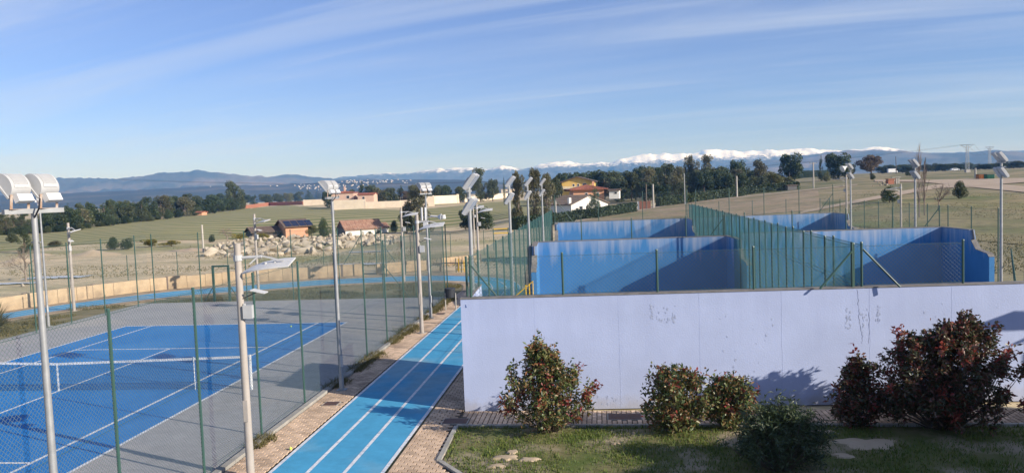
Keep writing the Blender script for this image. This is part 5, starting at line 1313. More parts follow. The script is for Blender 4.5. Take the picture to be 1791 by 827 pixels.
shrub(at_base(1277, 756, 0.3), 1.16, 1.16, OVL, 4200, 'photinia', 'smaller orange-tipped bush, right one of the close pair', seed=8, spikes=[(-0.2, 1.05), (0.35, 0.95)])
shrub(at_base(1364, 822), 1.75, 1.22, OVL, 6500, 'oleander', 'narrow-leaved dark green oleander in the shade of the lawn', name='oleander_bush', seed=11, ll=0.15, lw=0.026, up=1.0, spikes=[(0.02, 1.22), (0.16, 1.15), (-0.1, 1.1), (0.3, 0.9)])
shrub(at_base(1500, 752, 0.25), 1.2, 1.52, [(0, 0.3), (0.2, 0.48), (0.5, 0.44), (0.75, 0.28), (1.0, 0.06)], 4200, 'photinia_red', 'dark bush with a thin pointed top left of the biggest bush', seed=14, spikes=[(0.0, 1.15), (-0.3, 0.75)])
BIG = [(0, 0.38), (0.15, 0.49), (0.4, 0.52), (0.6, 0.50), (0.75, 0.44, 0.03), (0.86, 0.28, 0.12), (1.0, 0.09, 0.20)]
shrub(at_base(1648, 768, 0.75), 2.6, 2.42, BIG, 19000, 'photinia_red', 'biggest dark red bush at the right end of the wall', seed=17, stems=40, red=0.16, spikes=[(-0.36, 0.92), (0.2, 1.06), (0.26, 1.02), (0.47, 0.74), (-0.1, 0.86)])

# ================================================================== BUILDINGS
def roof_slope(p0, p1, p2, p3, m, parent, th=0.14, cols=None, name='roof'):
    """tiled slope: p0-p1 eaves, p3-p2 ridge; slab plus raised tile courses"""
    P = [Vector(p) for p in (p0, p1, p2, p3)]; nrm = (P[1]-P[0]).cross(P[3]-P[0]).normalized()
    if nrm.z < 0: nrm = -nrm
    b = MB(); b.add([p for p in P]+[p+nrm*th for p in P], [(0, 1, 2, 3), (7, 6, 5, 4), (0, 4, 5, 1), (1, 5, 6, 2), (2, 6, 7, 3), (3, 7, 4, 0)])
    o = b.build(name, m, parent)
    c = MB(); L = (P[1]-P[0]).length; n = cols or max(6, int(L/0.45))
    for i in range(n):
        t0 = (i+0.5)/n; a = P[0].lerp(P[1], t0)+nrm*(th+0.02); e = P[3].lerp(P[2], t0)+nrm*(th+0.02)
        w_ = L/n*0.62; ww = (P[2]-P[3]).length/n*0.62
        for k in range(4):
            s0 = a.lerp(e, k/4); s1 = a.lerp(e, (k+0.97)/4); c.bar(s0+nrm*0.03, s1, max(0.05, w_*(1-k/4)+ww*k/4), 0.07)
    q = c.build('roof_tiles', m, o); q['kind'] = 'stuff'
    return o
def window(t, x, y, z, w_, h, ax='x'):
    if ax == 'x':
        f = MB().box((x, y-0.02, z), (w_+0.16, 0.08, h+0.16)).build('window', MT['white'], t)
        MB().box((x, y-0.055, z), (w_, 0.03, h)).build('pane', MT['glass'], f)
    else:
        f = MB().box((x, y, z), (0.08, w_+0.16, h+0.16)).build('window', MT['white'], t)
        MB().box((x+(0.04 if ax == '+' else -0.04), y, z), (0.05, w_, h)).build('pane', MT['glass'], f)
def house(g, rz, w_, d, h, rh, wall, roof, label, kind='gable_y', wins=(), doors=(), eave=0.35, chim=None, cat='house', name='house', fd=0.5):
    """front face at local y=0 looking to -y; gable_x: ridge along x, gable_y: ridge along y (gable faces front)"""
    t = empty(name, g, label, cat, None, rz)
    b = MB(); hw = w_/2
    if kind == 'gable_y': b.prism([(-hw, -fd), (hw, -fd), (hw, h), (0, h+rh), (-hw, h)], 'y', 0, d)
    elif kind == 'shed': b.prism([(-hw, -fd), (hw, -fd), (hw, h+rh), (-hw, h)], 'y', 0, d)
    elif kind == 'gable_x':
        b.prism([(0, -fd), (d, -fd), (d, h), (d/2, h+rh), (0, h)], 'x', -hw, hw)
    else: b.box((0, d/2, (h-fd)/2), (w_, d, h+fd))
    b.build('wall', wall, t)
    e = eave; up = 0.05
    if kind == 'gable_y':
        k = rh/hw
        for s in (-1, 1): roof_slope((s*(hw+e), -e, h-e*k+up), (s*(hw+e), d+e, h-e*k+up), (0.0, d+e, h+rh+up), (0.0, -e, h+rh+up), roof, t)
    elif kind == 'gable_x':
        k = rh/(d/2)
        roof_slope((-hw-e, -e, h-e*k+up), (hw+e, -e, h-e*k+up), (hw+e, d/2, h+rh+up), (-hw-e, d/2, h+rh+up), roof, t)
        roof_slope((-hw-e, d+e, h-e*k+up), (hw+e, d+e, h-e*k+up), (hw+e, d/2, h+rh+up), (-hw-e, d/2, h+rh+up), roof, t)
    elif kind == 'hip':
        r2 = min(hw, d/2); cx = hw-r2
        A, B_, C_, D_ = (-hw-e, -e, h), (hw+e, -e, h), (hw+e, d+e, h), (-hw-e, d+e, h)
        R1, R2 = (-cx, d/2, h+rh), (cx, d/2, h+rh)
        roof_slope(A, B_, R2, R1, roof, t); roof_slope(C_, D_, R1, R2, roof, t)
        roof_slope(B_, C_, (R2[0], R2[1]+0.01, R2[2]), R2, roof, t); roof_slope(D_, A, R1, (R1[0], R1[1]+0.01, R1[2]), roof, t)
    elif kind == 'shed':
        roof_slope((-hw-e, -e, h+up-e*rh/w_), (-hw-e, d+e, h+up-e*rh/w_), (hw+e, d+e, h+rh+up+e*rh/w_), (hw+e, -e, h+rh+up+e*rh/w_), roof, t)
    else: MB().box((0, d/2, h+0.06), (w_+0.3, d+0.3, 0.16)).build('roof', roof, t)
    for wn_ in wins: window(t, wn_[0], 0, wn_[1], wn_[2], wn_[3])
    for dx, dw, dh in doors: MB().box((dx, -0.03, dh/2), (dw, 0.08, dh)).build('door', MT['dark_wood'], t)
    if chim:
        MB().box((chim[0], chim[1], h+rh*0.5+chim[2]/2), (0.6, 0.6, chim[2]+rh)).build('chimney', wall, t)
    return t
# dark barn with an orange gable and solar panels
g = T(520, 415); k = mpp(g)
t = house(g, 0.72, 40*k, 5.5, 20*k, 10*k, MT['orange'], MT['tile_brown'], 'small barn with orange front wall and solar panels on its dark roof', 'gable_x', eave=0.6, cat='barn', name='barn')
hw = 20*k; dd = 5.5/2; pitch_ = math.atan2(10*k, dd)
for r_ in range(2):
    for c_ in range(4):
        s = 0.30+r_*1.35; x = -hw*0.92+c_*hw*0.62+hw*0.2
        MB().box((x, s*math.cos(pitch_)+0.2-0.5, 20*k+0.36+(s-0.5)*math.sin(pitch_)), (hw*0.56, 1.2, 0.06), rx=pitch_).build('solar_panel', MT['solar'], t)
g = T(466, 416); k = mpp(g)
house(g, 0.7, 48*k, 5, 10*k, 8*k, MT['dark_wood'], MT['tile_brown'], 'long low dark wooden barn with brown roof left of the orange one', 'gable_x', cat='barn', name='barn')
g = T(637, 411); k = mpp(g)
t = house(g, 0.62, 66*k, 5.5, 11*k, 14*k, MT['white'], MT['tile'], 'low shed with pale tiled roof and white walls in the dip', 'gable_x', cat='shed', name='shed')
MB().prism([(-0.06, -0.3), (5.56, -0.3), (5.56, 11*k-.1), (2.75, 25*k-.2), (-0.06, 11*k-.1)], 'x', -33*k-0.12, -33*k-0.02).build('gable_boards', MT['slate'], t)
g = T(668, 407); k = mpp(g)
house(g, 0.62, 24*k, 4.5, 9*k, 7*k, MT['white'], MT['tile'], 'lower tiled annex at the right end of the shed in the dip', 'gable_x', cat='shed', name='shed')
# white house
g = T(1032, 372); k = mpp(g)
house(g, 0.62, 78*k, 10, 15*k, 15*k, MT['white'], MT['tile_brown'], 'white house with a brown gabled roof behind the hedge', 'gable_y', wins=((-19*k, 9.5*k, 7*k, 5*k), (-27*k, 8*k, 6*k, 2.5*k)), doors=((-6*k, 4.5*k, 12*k),), chim=(-37*k, 1.0, -0.3))
g = RD(1074, 341, 200); k = mpp(g)
house(g, -0.1, 17*k, 5, 7*k, 2*k, MT['white'], MT['tile_brown'], 'small white outbuilding right of the orange house', 'gable_x', fd=1, wins=((3*k, 3.5*k, 4*k, 3*k),), cat='shed', name='shed')
g = RD(1030, 352, 205); k = mpp(g)
house(g, 0.15, 54*k, 9, 20*k, 8*k, MT['orange'], MT['tile_red'], 'orange house with red hipped roof between the white and the yellow house', 'hip', fd=4, wins=((-4*k, 12*k, 4*k, 5*k), (16*k, 12*k, 4*k, 5*k)), eave=1.0, chim=(12*k, 4, 1.0))
g = RD(1010, 343, 240); k = mpp(g)
t = house(g, -0.1, 54*k, 9, 25*k, 8*k, MT['yellow'], MT['tile_brown'], 'tall yellow house with balcony standing highest among the houses', 'gable_y', fd=4, wins=((-6*k, 19*k, 3*k, 4*k), (2*k, 19*k, 3*k, 4*k), (13*k, 19*k, 6*k, 5*k)), eave=0.8)
b = MB().box((-8*k, -0.8, 14*k), (36*k, 1.6, 0.25))
for i in range(7): b.box((-24*k+i*5.4*k, -1.5, 15.4*k), (0.12, 0.1, 2.6*k))
b.box((-8*k, -1.5, 16.8*k), (36*k, 0.12, 0.15)); b.build('balcony', MT['white'], t)
MB().box((-12*k, -0.06, 11*k), (22*k, 0.08, 4*k)).build('opening', MT['dark_wood'], t)
# pink and red-roofed buildings behind the cream wall
g = RD(600, 352, 310); k = mpp(g)
house(g, 0.1, 38*k, 8, 14*k, 3*k, MT['pinkw'], MT['tile_red'], 'pink house with dark red roofs behind the cream wall', 'hip', fd=4, wins=((-8*k, 8*k, 4*k, 4*k), (9*k, 7*k, 5*k, 5*k)), chim=(0, 4, 2.0))
g = RD(640, 351, 308); k = mpp(g)
house(g, 0.1, 28*k, 8, 10*k, 3*k, MT['pinkw'], MT['tile_red'], 'lower pink wing with red roof beside the pink house', 'gable_x', fd=4, wins=((-4*k, 5*k, 4*k, 4*k),))
g = T(893, 346); k = mpp(g)
house(g, 0.05, 32*k, 8, 15*k, 0.3, MT['cream'], MT['cream'], 'flat-roofed cream building behind the right end of the cream wall', 'flat', wins=((-6*k, 9*k, 4*k, 4*k), (6*k, 9*k, 4*k, 4*k)), cat='building', name='building')
g = T(1431, 308); k = mpp(g)
house(g, 0.0, 28*k, 8, 7*k, 2*k, MT['white'], MT['tile_red'], 'low white house with red roof beside the utility pole', 'gable_x', wins=((4*k, 4*k, 3*k, 2.5*k),))
g = T(1357, 333); k = mpp(g)
house(g, 0.15, 30*k, 5, 6*k, 1.0*k, MT['cream'], MT['white'], 'flat pale shed at the end of the rough hedge', 'flat', cat='shed', name='shed')
g = T(1386, 332.5); k = mpp(g)
house(g, 0.1, 16*k, 4, 8*k, 0.5*k, MT['slate'], MT['tile_brown'], 'small grey hut at the right end of the rough hedge', 'flat', cat='hut', name='hut')
g = T(279*1.0+63, 378.5); k = mpp(g)
house(T(347, 377), 0.0, 13*k, 4, 5*k, 1.5*k, MT['orange'], MT['tile_red'], 'tiny orange hut at the edge of the dark tree belt', 'gable_x', cat='hut', name='hut')
for px, py, w_, h_, lb in ((1243, 323, 12, 5, 'small white shed roof among the trees on the rise'), (1175, 327, 14, 8, 'grey-blue shed among trees left of the tall eucalyptus'), (1164, 337, 12, 4, 'low pale shed in the clearing above the hedge')):
    g = T(px, py); k = mpp(g); house(g, 0, w_*k, 4, h_*k*0.8, h_*k*0.2, MT['white'] if w_ != 14 else MT['slate'], MT['white'], lb, 'gable_x', cat='shed', name='shed')
# rusty gate with white post, hedge end
g = T(1128, 366); k = mpp(g)
t = empty('gate', g, 'rust red sheet gate with a white post at the end of the clipped hedge', 'gate', None, 0.05)
for i in range(6): MB().box((-8*k+i*3.3*k, 0, 7*k), (3.1*k, 0.06, 14*k)).build('panel', MT['rust'], t)
MB().box((-11.5*k, 0, 7*k), (3*k, 0.4, 14.5*k)).build('post', MT['white'], t)
# cream wall of the estate: panels between pilasters
def at_D(px, py, D):
    d = ray(px, py); d = d/(d @ fw); p = CAM+d*D; return Vector((p[0], p[1], min(p[2], terrain(p[0], p[1])+1.5)))
def long_wall(pl, label, m, name='wall', D=None):
    P = [(at_D(a, b, D) if D else T(a, b), c) for a, b, c in pl]
    t = empty(name, P[0][0], label, 'wall')
    for (a, ha), (b_, hb) in zip(P[:-1], P[1:]):
        d = b_-a; L = Vector((d.x, d.y, 0)).length; an = math.atan2(d.y, d.x); n = max(1, round(L/9)); o0 = P[0][0]
        for i in range(n):
            s = a+d*(i/n)-o0; e = a+d*((i+1)/n)-o0; z0 = min(s.z, e.z)-0.4; h = (ha+(hb-ha)*(i+.5)/n)*mpp(a.lerp(b_, (i+.5)/n))
            mid = (s+e)/2
            MB().box((mid.x, mid.y, (z0+max(s.z, e.z)+h)/2), (L/n+0.02, 0.3, max(s.z, e.z)+h-z0), rz=an).build('panel', m, t)
            if name == 'wall': MB().box((s.x, s.y, (z0+s.z+h)/2+0.1), (0.5, 0.45, s.z+h-z0+0.2), rz=an).build('pilaster', m, t)
    return t
long_wall([(581, 364, 14), (640, 366.5, 12.5), (700, 367, 14)], 'long cream wall, left stretch in front of the pink house', MT['cream'], D=290)
long_wall([(700, 367, 14), (732, 363, 13.5), (760, 356, 12.5)], 'cream wall stretch hidden partly by the big brownish eucalyptus', MT['cream'], D=291)
long_wall([(758, 357, 12), (800, 355, 16), (818, 353, 9), (905, 345, 9)], 'cream wall on the right with a raised peak, behind the green field', MT['cream'])
long_wall([(532, 358.5, 9), (575, 358.5, 8.5)], 'short cream wall left of the mast head beside the pink house', MT['cream'], D=420)
long_wall([(430, 365, 6), (470, 360, 6), (530, 358, 6)], 'low brick-red garden wall at the top of the green field', MT['brick_red'], 'garden_wall')

# concrete pad by the hedge
g = T(992, 389); k = mpp(g)
t = empty('concrete_tank', g, 'small grey concrete box beside the start of the clipped hedge', 'tank')
MB().box((0, 1, 5*k), (17*k, 2.0, 11*k)).build('body', MT['concrete'], t); MB().box((0, 1, 10.8*k), (18.5*k, 2.3, 1.0*k)).build('lid', MT['kerb'], t)
# poles
def pole(px, base, top, label, r=0.11, m='concrete', arms=False, D=None, lean=0, cat='pole'):
    g = T(px, base)
    if D: d = ray(px, base); d = d/(d @ fw); p = CAM+d*D; g = Vector((p[0], p[1], terrain(p[0], p[1])))
    dd = ray(px, top); h = CAM_H+dd[2]*math.hypot(g.x, g.y)/math.hypot(dd[0], dd[1])-g.z
    t = empty('utility_pole', g, label, cat)
    MB().tube((0, 0, 0), (lean*h, 0, h), r*1.25, r, 8).build('shaft', MT[m], t, smooth=True)
    if arms:
        MB().bar((-0.9+lean*h, 0, h-0.25), (0.9+lean*h, 0, h-0.25), 0.10, 0.12).build('crossarm', MT[m], t)
        for x in (-0.8, 0, 0.8): MB().tube((x+lean*h, 0, h-0.2), (x+lean*h, 0, h), 0.05, None, 6).build('insulator', MT['glass'], t)
    return t
pole(1289, 345, 308, 'pale concrete pole standing by the road below the wood', 0.16)
pole(1143, 364, 322, 'pale concrete pole right of the rusty gate', 0.16); pole(1131, 366, 322, 'greyer wooden pole just left of the concrete one at the gate', 0.12, 'wood_pole')
pole(973, 389, 350, 'white concrete pole behind the left corner of the farther blue court', 0.11)
pole(1423, 329, 284, 'concrete utility pole with short crossarm in front of the low white house', 0.14, arms=True)
pole(1568, 304.5, 274, 'leaning dark wooden utility pole on the skyline', 0.13, 'wood_pole', lean=-0.04)
pole(1198, 358, 303, 'thin grey pole at the far end of the green netting', 0.08, 'galv')
pole(356, 441, 393, 'white-topped pole at the near edge of the green field', 0.10)
pole(1283, 330, 308, 'thin dark pole left of the pale concrete pole', 0.09, 'wood_pole'); pole(1381, 322, 302, 'thin wooden pole in front of the yellow-green tree', 0.09, 'wood_pole')
pole(724, 342, 324, 'thin pale pole rising from the trees behind the cream wall', 0.10); pole(1706, 311.5, 294, 'short thick concrete post left of the two skips', 0.22)
# lattice pylons
def pylon(px, base, top, armpx, label, D):
    d = ray(px, base); d = d/(d @ fw); p = CAM+d*D; g = Vector((p[0], p[1], terrain(p[0], p[1])))
    dd = ray(px, top); h = CAM_H+dd[2]*math.hypot(g.x, g.y)/math.hypot(dd[0], dd[1])-g.z; a = armpx*D/F_PX/2
    t = empty('pylon', g, label, 'pylon'); b = MB(); r0 = h*0.055; r1 = h*0.03; th = 0.09*D/300
    c4 = [(-1, -1), (1, -1), (1, 1), (-1, 1)]
    def q(i, s): r = r0+(r1-r0)*s; return Vector((c4[i % 4][0]*r, c4[i % 4][1]*r, s*h*0.86))
    for i in range(4): b.bar(q(i, 0), q(i, 1), th, th)
    n = 9
    for j in range(n):
        for i in range(4): b.bar(q(i, j/n), q(i+1, (j+1)/n), th*0.6, th*0.6)
    b.build('lattice', MT['pylon'], t)
    c = MB()
    for y in (-1, 1):
        c.bar((-a, 0, h), (a, 0, h*0.995), th*1.2, th*1.2); c.bar((-a, 0, h), (-r1, y*r1, h*0.88), th, th); c.bar((a, 0, h), (r1, y*r1, h*0.88), th, th)
        c.bar((-r1, y*r1, h*0.86), (-a*0.1, 0, h), th, th); c.bar((r1, y*r1, h*0.86), (a*0.1, 0, h), th, th)
    c.build('crossarm', MT['pylon'], t)
    MB().box((0, 0, 0.5), (r0*2.6, r0*2.6, 1.2)).build('footing', MT['concrete'], t)
    return g, h, a
p1 = pylon(1692, 308.5, 253, 23, 'lattice pylon with wide crossarm standing above the meadow', 300)
p2 = pylon(1731, 302, 257, 14, 'smaller lattice pylon behind the right-hand mast', 620)
for i, s in enumerate((-1, 0, 1)):
    a = Vector((p1[0].x+s*p1[2], p1[0].y, p1[0].z+p1[1])); b_ = Vector((p2[0].x+s*p2[2], p2[0].y, p2[0].z+p2[1]*0.98)); c = MB(); P = []
    for q in range(17):
        u = q/16; v = a.lerp(b_, u); v.z -= 5*4*u*(1-u); P.append(v)
    for u, v in zip(P[:-1], P[1:]): c.tube(u, v, 0.03, None, 3, cap=False)
    tag(c.build('power_line', MT['net_dark']), 'sagging power line between the two pylons', 'cable', 'power lines between the pylons')
    far = a+Vector((-330, -40, 0)); c = MB(); P = []
    for q in range(17):
        u = q/16; v = a.lerp(far, u); v.z -= 7*4*u*(1-u)+u*1; P.append(v)
    for u, v in zip(P[:-1], P[1:]): c.tube(u, v, 0.02, None, 3, cap=False)
    tag(c.build('power_line', MT['net_dark']), 'sagging power line leaving the near pylon to the left', 'cable', 'power lines left of the near pylon')
# skips, vehicles, rubble
for px, m, lb in ((1718.5, 'bin_orange', 'orange rubbish skip by the dirt road, left of the green one'), (1733, 'bin_green', 'green rubbish skip by the dirt road, right of the orange one')):
    g = T(px, 313.5); k = mpp(g); t = empty('skip', g, lb, 'skip', None, 0.05)
    w_, h_ = 12.5*k, 8.2*k
    MB().prism([(-w_/2, 0.15), (w_/2, 0.15), (w_/2, h_), (-w_/2, h_)], 'y', 0, w_*0.8).build('body', MT[m], t)
    b = MB()
    for i in range(5): b.box((-w_/2+w_*(i+0.5)/5, -0.05, h_*0.5), (0.08, 0.08, h_*0.85))
    b.build('rib', MT[m], t); MB().box((0, w_*0.4, h_+0.04), (w_+0.15, w_*0.84, 0.12)).build('rim', MT['dark_wood'], t)
def vehicle(px, py, lb, van, D):
    d = ray(px, py); d = d/(d @ fw); p = CAM+d*D; g = Vector((p[0], p[1], terrain(p[0], p[1])))
    t = empty('parked_van' if van else 'parked_car', g, lb, 'van' if van else 'car', None, 0.1)
    if van: pr = [(-2.6, .45), (2.4, .45), (2.5, 1.0), (2.1, 1.3), (1.6, 2.1), (1.2, 2.5), (-2.6, 2.5)]
    else: pr = [(-2.1, .35), (2.1, .35), (2.15, .8), (1.2, 1.0), (0.6, 1.45), (-1.2, 1.48), (-2.0, 1.0), (-2.15, .8)]
    MB().prism(pr, 'y', -0.9, 0.9).build('body', MT['carwhite'], t)
    b = MB()
    if van: b.box((1.55, -0.91, 1.7), (0.7, 0.03, 0.6))
    else: b.box((0.1, -0.91, 1.2), (0.9, 0.03, 0.36)).box((-0.9, -0.91, 1.2), (0.8, 0.03, 0.36))
    b.build('side_window', MT['glass'], t)
    for x in (-1.4, 1.4):
        w_ = MB().tube((x, -0.95, 0.34), (x, -0.7, 0.34), 0.34, None, 14).build('wheel', MT['net_dark'], t); MB().tube((x, -0.965, 0.34), (x, -0.95, 0.34), 0.19, None, 10).build('rim', MT['galv'], w_)
vehicle(1670, 300, 'white car parked far off between the masts on the skyline', False, 400)
vehicle(1561, 303.5, 'boxy white van parked far off beside the leaning pole', True, 420)
g = T(1563, 322); k = mpp(g)
t = empty('ruin', g, 'small brick and concrete ruin at the edge of the dirt track', 'ruin')
MB().box((-4*k, 0.8, 4*k), (10*k, 1.6, 8*k)).box((-3*k, .9, 9*k), (12*k, 2.0, 1.2*k)).build('brick_wall', MT['brick_red'], t)
MB().box((5*k, 0.2, 5.5*k), (2.6*k, 0.5, 11*k)).box((8.5*k, .2, 5.5*k), (2.4*k, .5, 11*k)).build('pillar', MT['concrete'], t); MB().box((4*k, .2, 11.6*k), (14*k, .8, 1.2*k)).build('lintel', MT['concrete'], t)
# boulders: angular convex stones, a few shapes shared
BM_ = []
for s in range(9):
    rr = random.Random(100+s); bm = bmesh.new()
    for i in range(12):
        v = Vector((rr.gauss(0, 1), rr.gauss(0, 1), rr.gauss(0, 1))).normalized(); v = Vector((v.x*rr.uniform(.75, 1.15), v.y*rr.uniform(.55, .95), v.z*rr.uniform(.42, .75)))
        bm.verts.new(v*0.5)
    bmesh.ops.convex_hull(bm, input=bm.verts)
    for v in [v for v in bm.verts if not v.link_faces]: bm.verts.remove(v)
    bmesh.ops.bevel(bm, geom=list(bm.edges), offset=0.03, segments=1, affect='EDGES')
    me = bpy.data.meshes.new('boulder'); bm.to_mesh(me); bm.free(); me.materials.append(MT['rock']); BM_.append(me)
def boulder(px, py, wpx, label, group, asp=None):
    g = T(px, py); k = mpp(g); o = link('boulder', BM_[TRN.randrange(9)]); s = wpx*k
    o.scale = (s*TRN.uniform(.8, 1.25), s*TRN.uniform(.7, 1.2), s*TRN.uniform(.75, 1.25)); o.rotation_euler = (TRN.uniform(-.5, .5), TRN.uniform(-.5, .5), TRN.uniform(0, 6.28)); o.location = (g.x, g.y, g.z+s*0.22)
    tag(o, label, 'boulder', group); return o
GBO = 'boulders in the pale rock heap'
bot = [(358, 448), (400, 449), (450, 447), (500, 446), (545, 443), (570, 438), (620, 432), (690, 428)]
topb = [(358, 440), (400, 425), (450, 421), (500, 418), (545, 417), (570, 416), (620, 412), (690, 416)]
cnt = 0
for row in range(6):
    u = row/5
    x = 362+TRN.uniform(0, 10)
    while x < 690:
        yb = np.interp(x, [b[0] for b in bot], [b[1] for b in bot]); yt = np.interp(x, [b[0] for b in topb], [b[1] for b in topb]); y = yt+(yb-yt)*u
        wq = TRN.choice([TRN.uniform(10, 18), TRN.uniform(16, 28), TRN.uniform(18, 30)])*(0.6+0.4*u)
        if x > 560: wq *= 0.8
        boulder(x, y+TRN.uniform(-1, 1), wq, 'angular pale boulder in the long rock heap below the barns', GBO); x += wq*TRN.uniform(.6, .95)
boulder(41, 501, 11, 'single rounded pale boulder by the bare shrub beyond the left fence', None)
for x, y, w_ in ((1545, 322, 9), (1540, 325, 7), (1550, 325, 8), (1536, 321, 6), (1526, 326, 4)): boulder(x, y, w_, 'pale lump of rubble beside the brick ruin', 'rubble lumps beside the ruin')
for x, y, w_ in ((730, 1, 0),): pass
# sand heaps
def heap(px, py, wpx, hpx, dfac, label, seed, m='sand', name='sand_heap'):
    g = T(px, py); k = mpp(g); W = wpx*k/2; H = hpx*k; D_ = W*dfac; b = MB(); n = 36; r_ = 12
    for i in range(r_+1):
        for j in range(n):
            a = 2*math.pi*j/n; q = i/r_; x = W*q*math.cos(a); y = D_*q*math.sin(a)
            z = H*(1-q*q)**1.3*(0.7+0.75*mnoise.noise(Vector((x*0.35+seed, y*0.35, seed))))+0.14*mnoise.noise(Vector((x*1.1, y*1.1, seed)))*(1-q)
            b.v.append((x, y, z-0.15*q))
    for i in range(r_):
        for j in range(n): b.f.append((i*n+j, i*n+(j+1) % n, (i+1)*n+(j+1) % n, (i+1)*n+j))
    o = b.build(name, MT[m], smooth=True); o.location = g; o.location.y += D_*0.8; tag(o, label, 'heap'); return o
heap(150, 449, 120, 15, 0.5, 'long pale sand heap on the left beyond the fence', 1)
heap(20, 462, 110, 13, 0.5, 'paler sand heap at the far left edge behind the bare shrub', 2)
heap(45, 449, 130, 5, 0.3, 'low flat bank of sand behind the left sand heap', 4)
heap(320, 440, 110, 6, 0.4, 'low reddish earth bank between the broom and the rock heap', 3, 'dirt', 'earth_bank')
# pale litter sheets lying in the dry field
for px, py, w_, d_, lb in ((100, 486, 2.6, 1.2, 'pale plastic sheet lying near the bare shrub'), (15, 497, 2.4, 0.8, 'pale plastic strip lying at the left edge of the dry field'), (646, 441, 2.2, 0.7, 'long pale board lying beyond the green gate frame'), (632, 463, 2.2, 1.0, 'bluish sheet lying by the gate gap')):
    g = T(px, py); b = MB(); n = 10
    for i in range(n+1):
        for j in range(4):
            b.v.append((w_*(i/n-.5)*2, d_*(j/3-.5)*2*(0.7+0.3*mnoise.noise(Vector((i*.5, 0, w_)))), 0.06+0.08*abs(mnoise.noise(Vector((i*.6, j*.8, w_))))))
    for i in range(n):
        for j in range(3): b.f.append((i*4+j, (i+1)*4+j, (i+1)*4+j+1, i*4+j+1))
    o = b.build('plastic_sheet' if 'board' not in lb else 'board', MT['puddle'], smooth=True); o.location = g; tag(o, lb, 'sheet' if 'board' not in lb else 'board')
# dry grass tufts in the field beyond the track
def fieldt(rng):
    px = rng.uniform(0, 900); py = rng.uniform(415, 520)
    g = G(px, py); 
    if g.y < 57 or abs(g.x) > 90: return None
    if mnoise.noise(Vector((g.x*0.06, g.y*0.10, 4))) < 0.05: return None
    return (g.x, g.y, terrain(g.x, g.y)+0.03)
tufts('dry_grass', fieldt, 4500, 0.05, 0.16, LM['drygrass'], 12, 0.05)
def fieldr(rng):
    px = rng.uniform(1440, 1791); py = rng.uniform(330, 480)
    g = T(px, py)
    if g.y < 40 or g.x < 20.5: return None
    if mnoise.noise(Vector((g.x*0.06, g.y*0.06, 8))) < 0.0: return None
    return (g.x, g.y, g.z+0.03)
tufts('dry_grass', fieldr, 5000, 0.05, 0.16, LM['drygrass'], 13, 0.05)

# ================================================================== HILLS, MOUNTAINS, HAZE
def mountain(name, prof, D0, D1, D2, m, rough, seed, nrow=40, ncol=420, x0=-260, x1=2050):
    """range whose crest at distance D1 follows the skyline profile [(photo x, photo y)]"""
    xs = [p[0] for p in prof]; ys = [p[1] for p in prof]; V = []; F = []
    for i in range(nrow+1):
        u = i/nrow
        if u < 0.8: t = u/0.8; D = D0+(D1-D0)*t; k = t**1.15
        else: t = (u-0.8)/0.2; D = D1+(D2-D1)*t; k = (1-t)
        for j in range(ncol+1):
            px = x0+(x1-x0)*j/ncol; d = ray(px, np.interp(px, xs, ys)); hl = math.hypot(d[0], d[1]); s = D/hl
            x, y = d[0]*s, d[1]*s
            hc = CAM_H+d[2]*D1/hl+8
            q = D1*0.012
            nz = mnoise.multi_fractal(Vector((x/(q*4), y/(q*4), seed)), 0.9, 2.1, 6)
            n2 = mnoise.noise(Vector((x/(q*1.2), y/(q*1.2), seed+5)))+0.6*mnoise.noise(Vector((x/(q*.45), y/(q*.45), seed+9)))+0.35*mnoise.noise(Vector((x/(q*.2), y/(q*.2), seed+2)))
            z = hc*k*(1-rough*0.9*(1-k)*max(0.0, nz*0.6))+hc*rough*(0.13*n2*(0.35+k*0.75)*(1-0.55*k**4)-0.03*k)
            V.append((x, y, z-8-0.02*0))
    for i in range(nrow):
        for j in range(ncol):
            a = i*(ncol+1)+j; F.append((a, a+1, a+ncol+2, a+ncol+1))
    me = np_mesh(name, np.array(V), np.array(F), m); me.shade_smooth()
    o = link(name, me); o['kind'] = 'structure'; return o
MT['ridge'] = mat('ridge_forest', (0.028, 0.034, 0.026), (0.048, 0.048, 0.036), 0.012, 1.0, coord='World', c3=(0.10, 0.085, 0.06), s3=0.5, detail=9)
MT['mount'] = mat('mountain_scrub', (0.045, 0.055, 0.048), (0.085, 0.082, 0.068), 0.008, 1.0, coord='World', c3=(0.19, 0.155, 0.125), s3=0.45, detail=9)
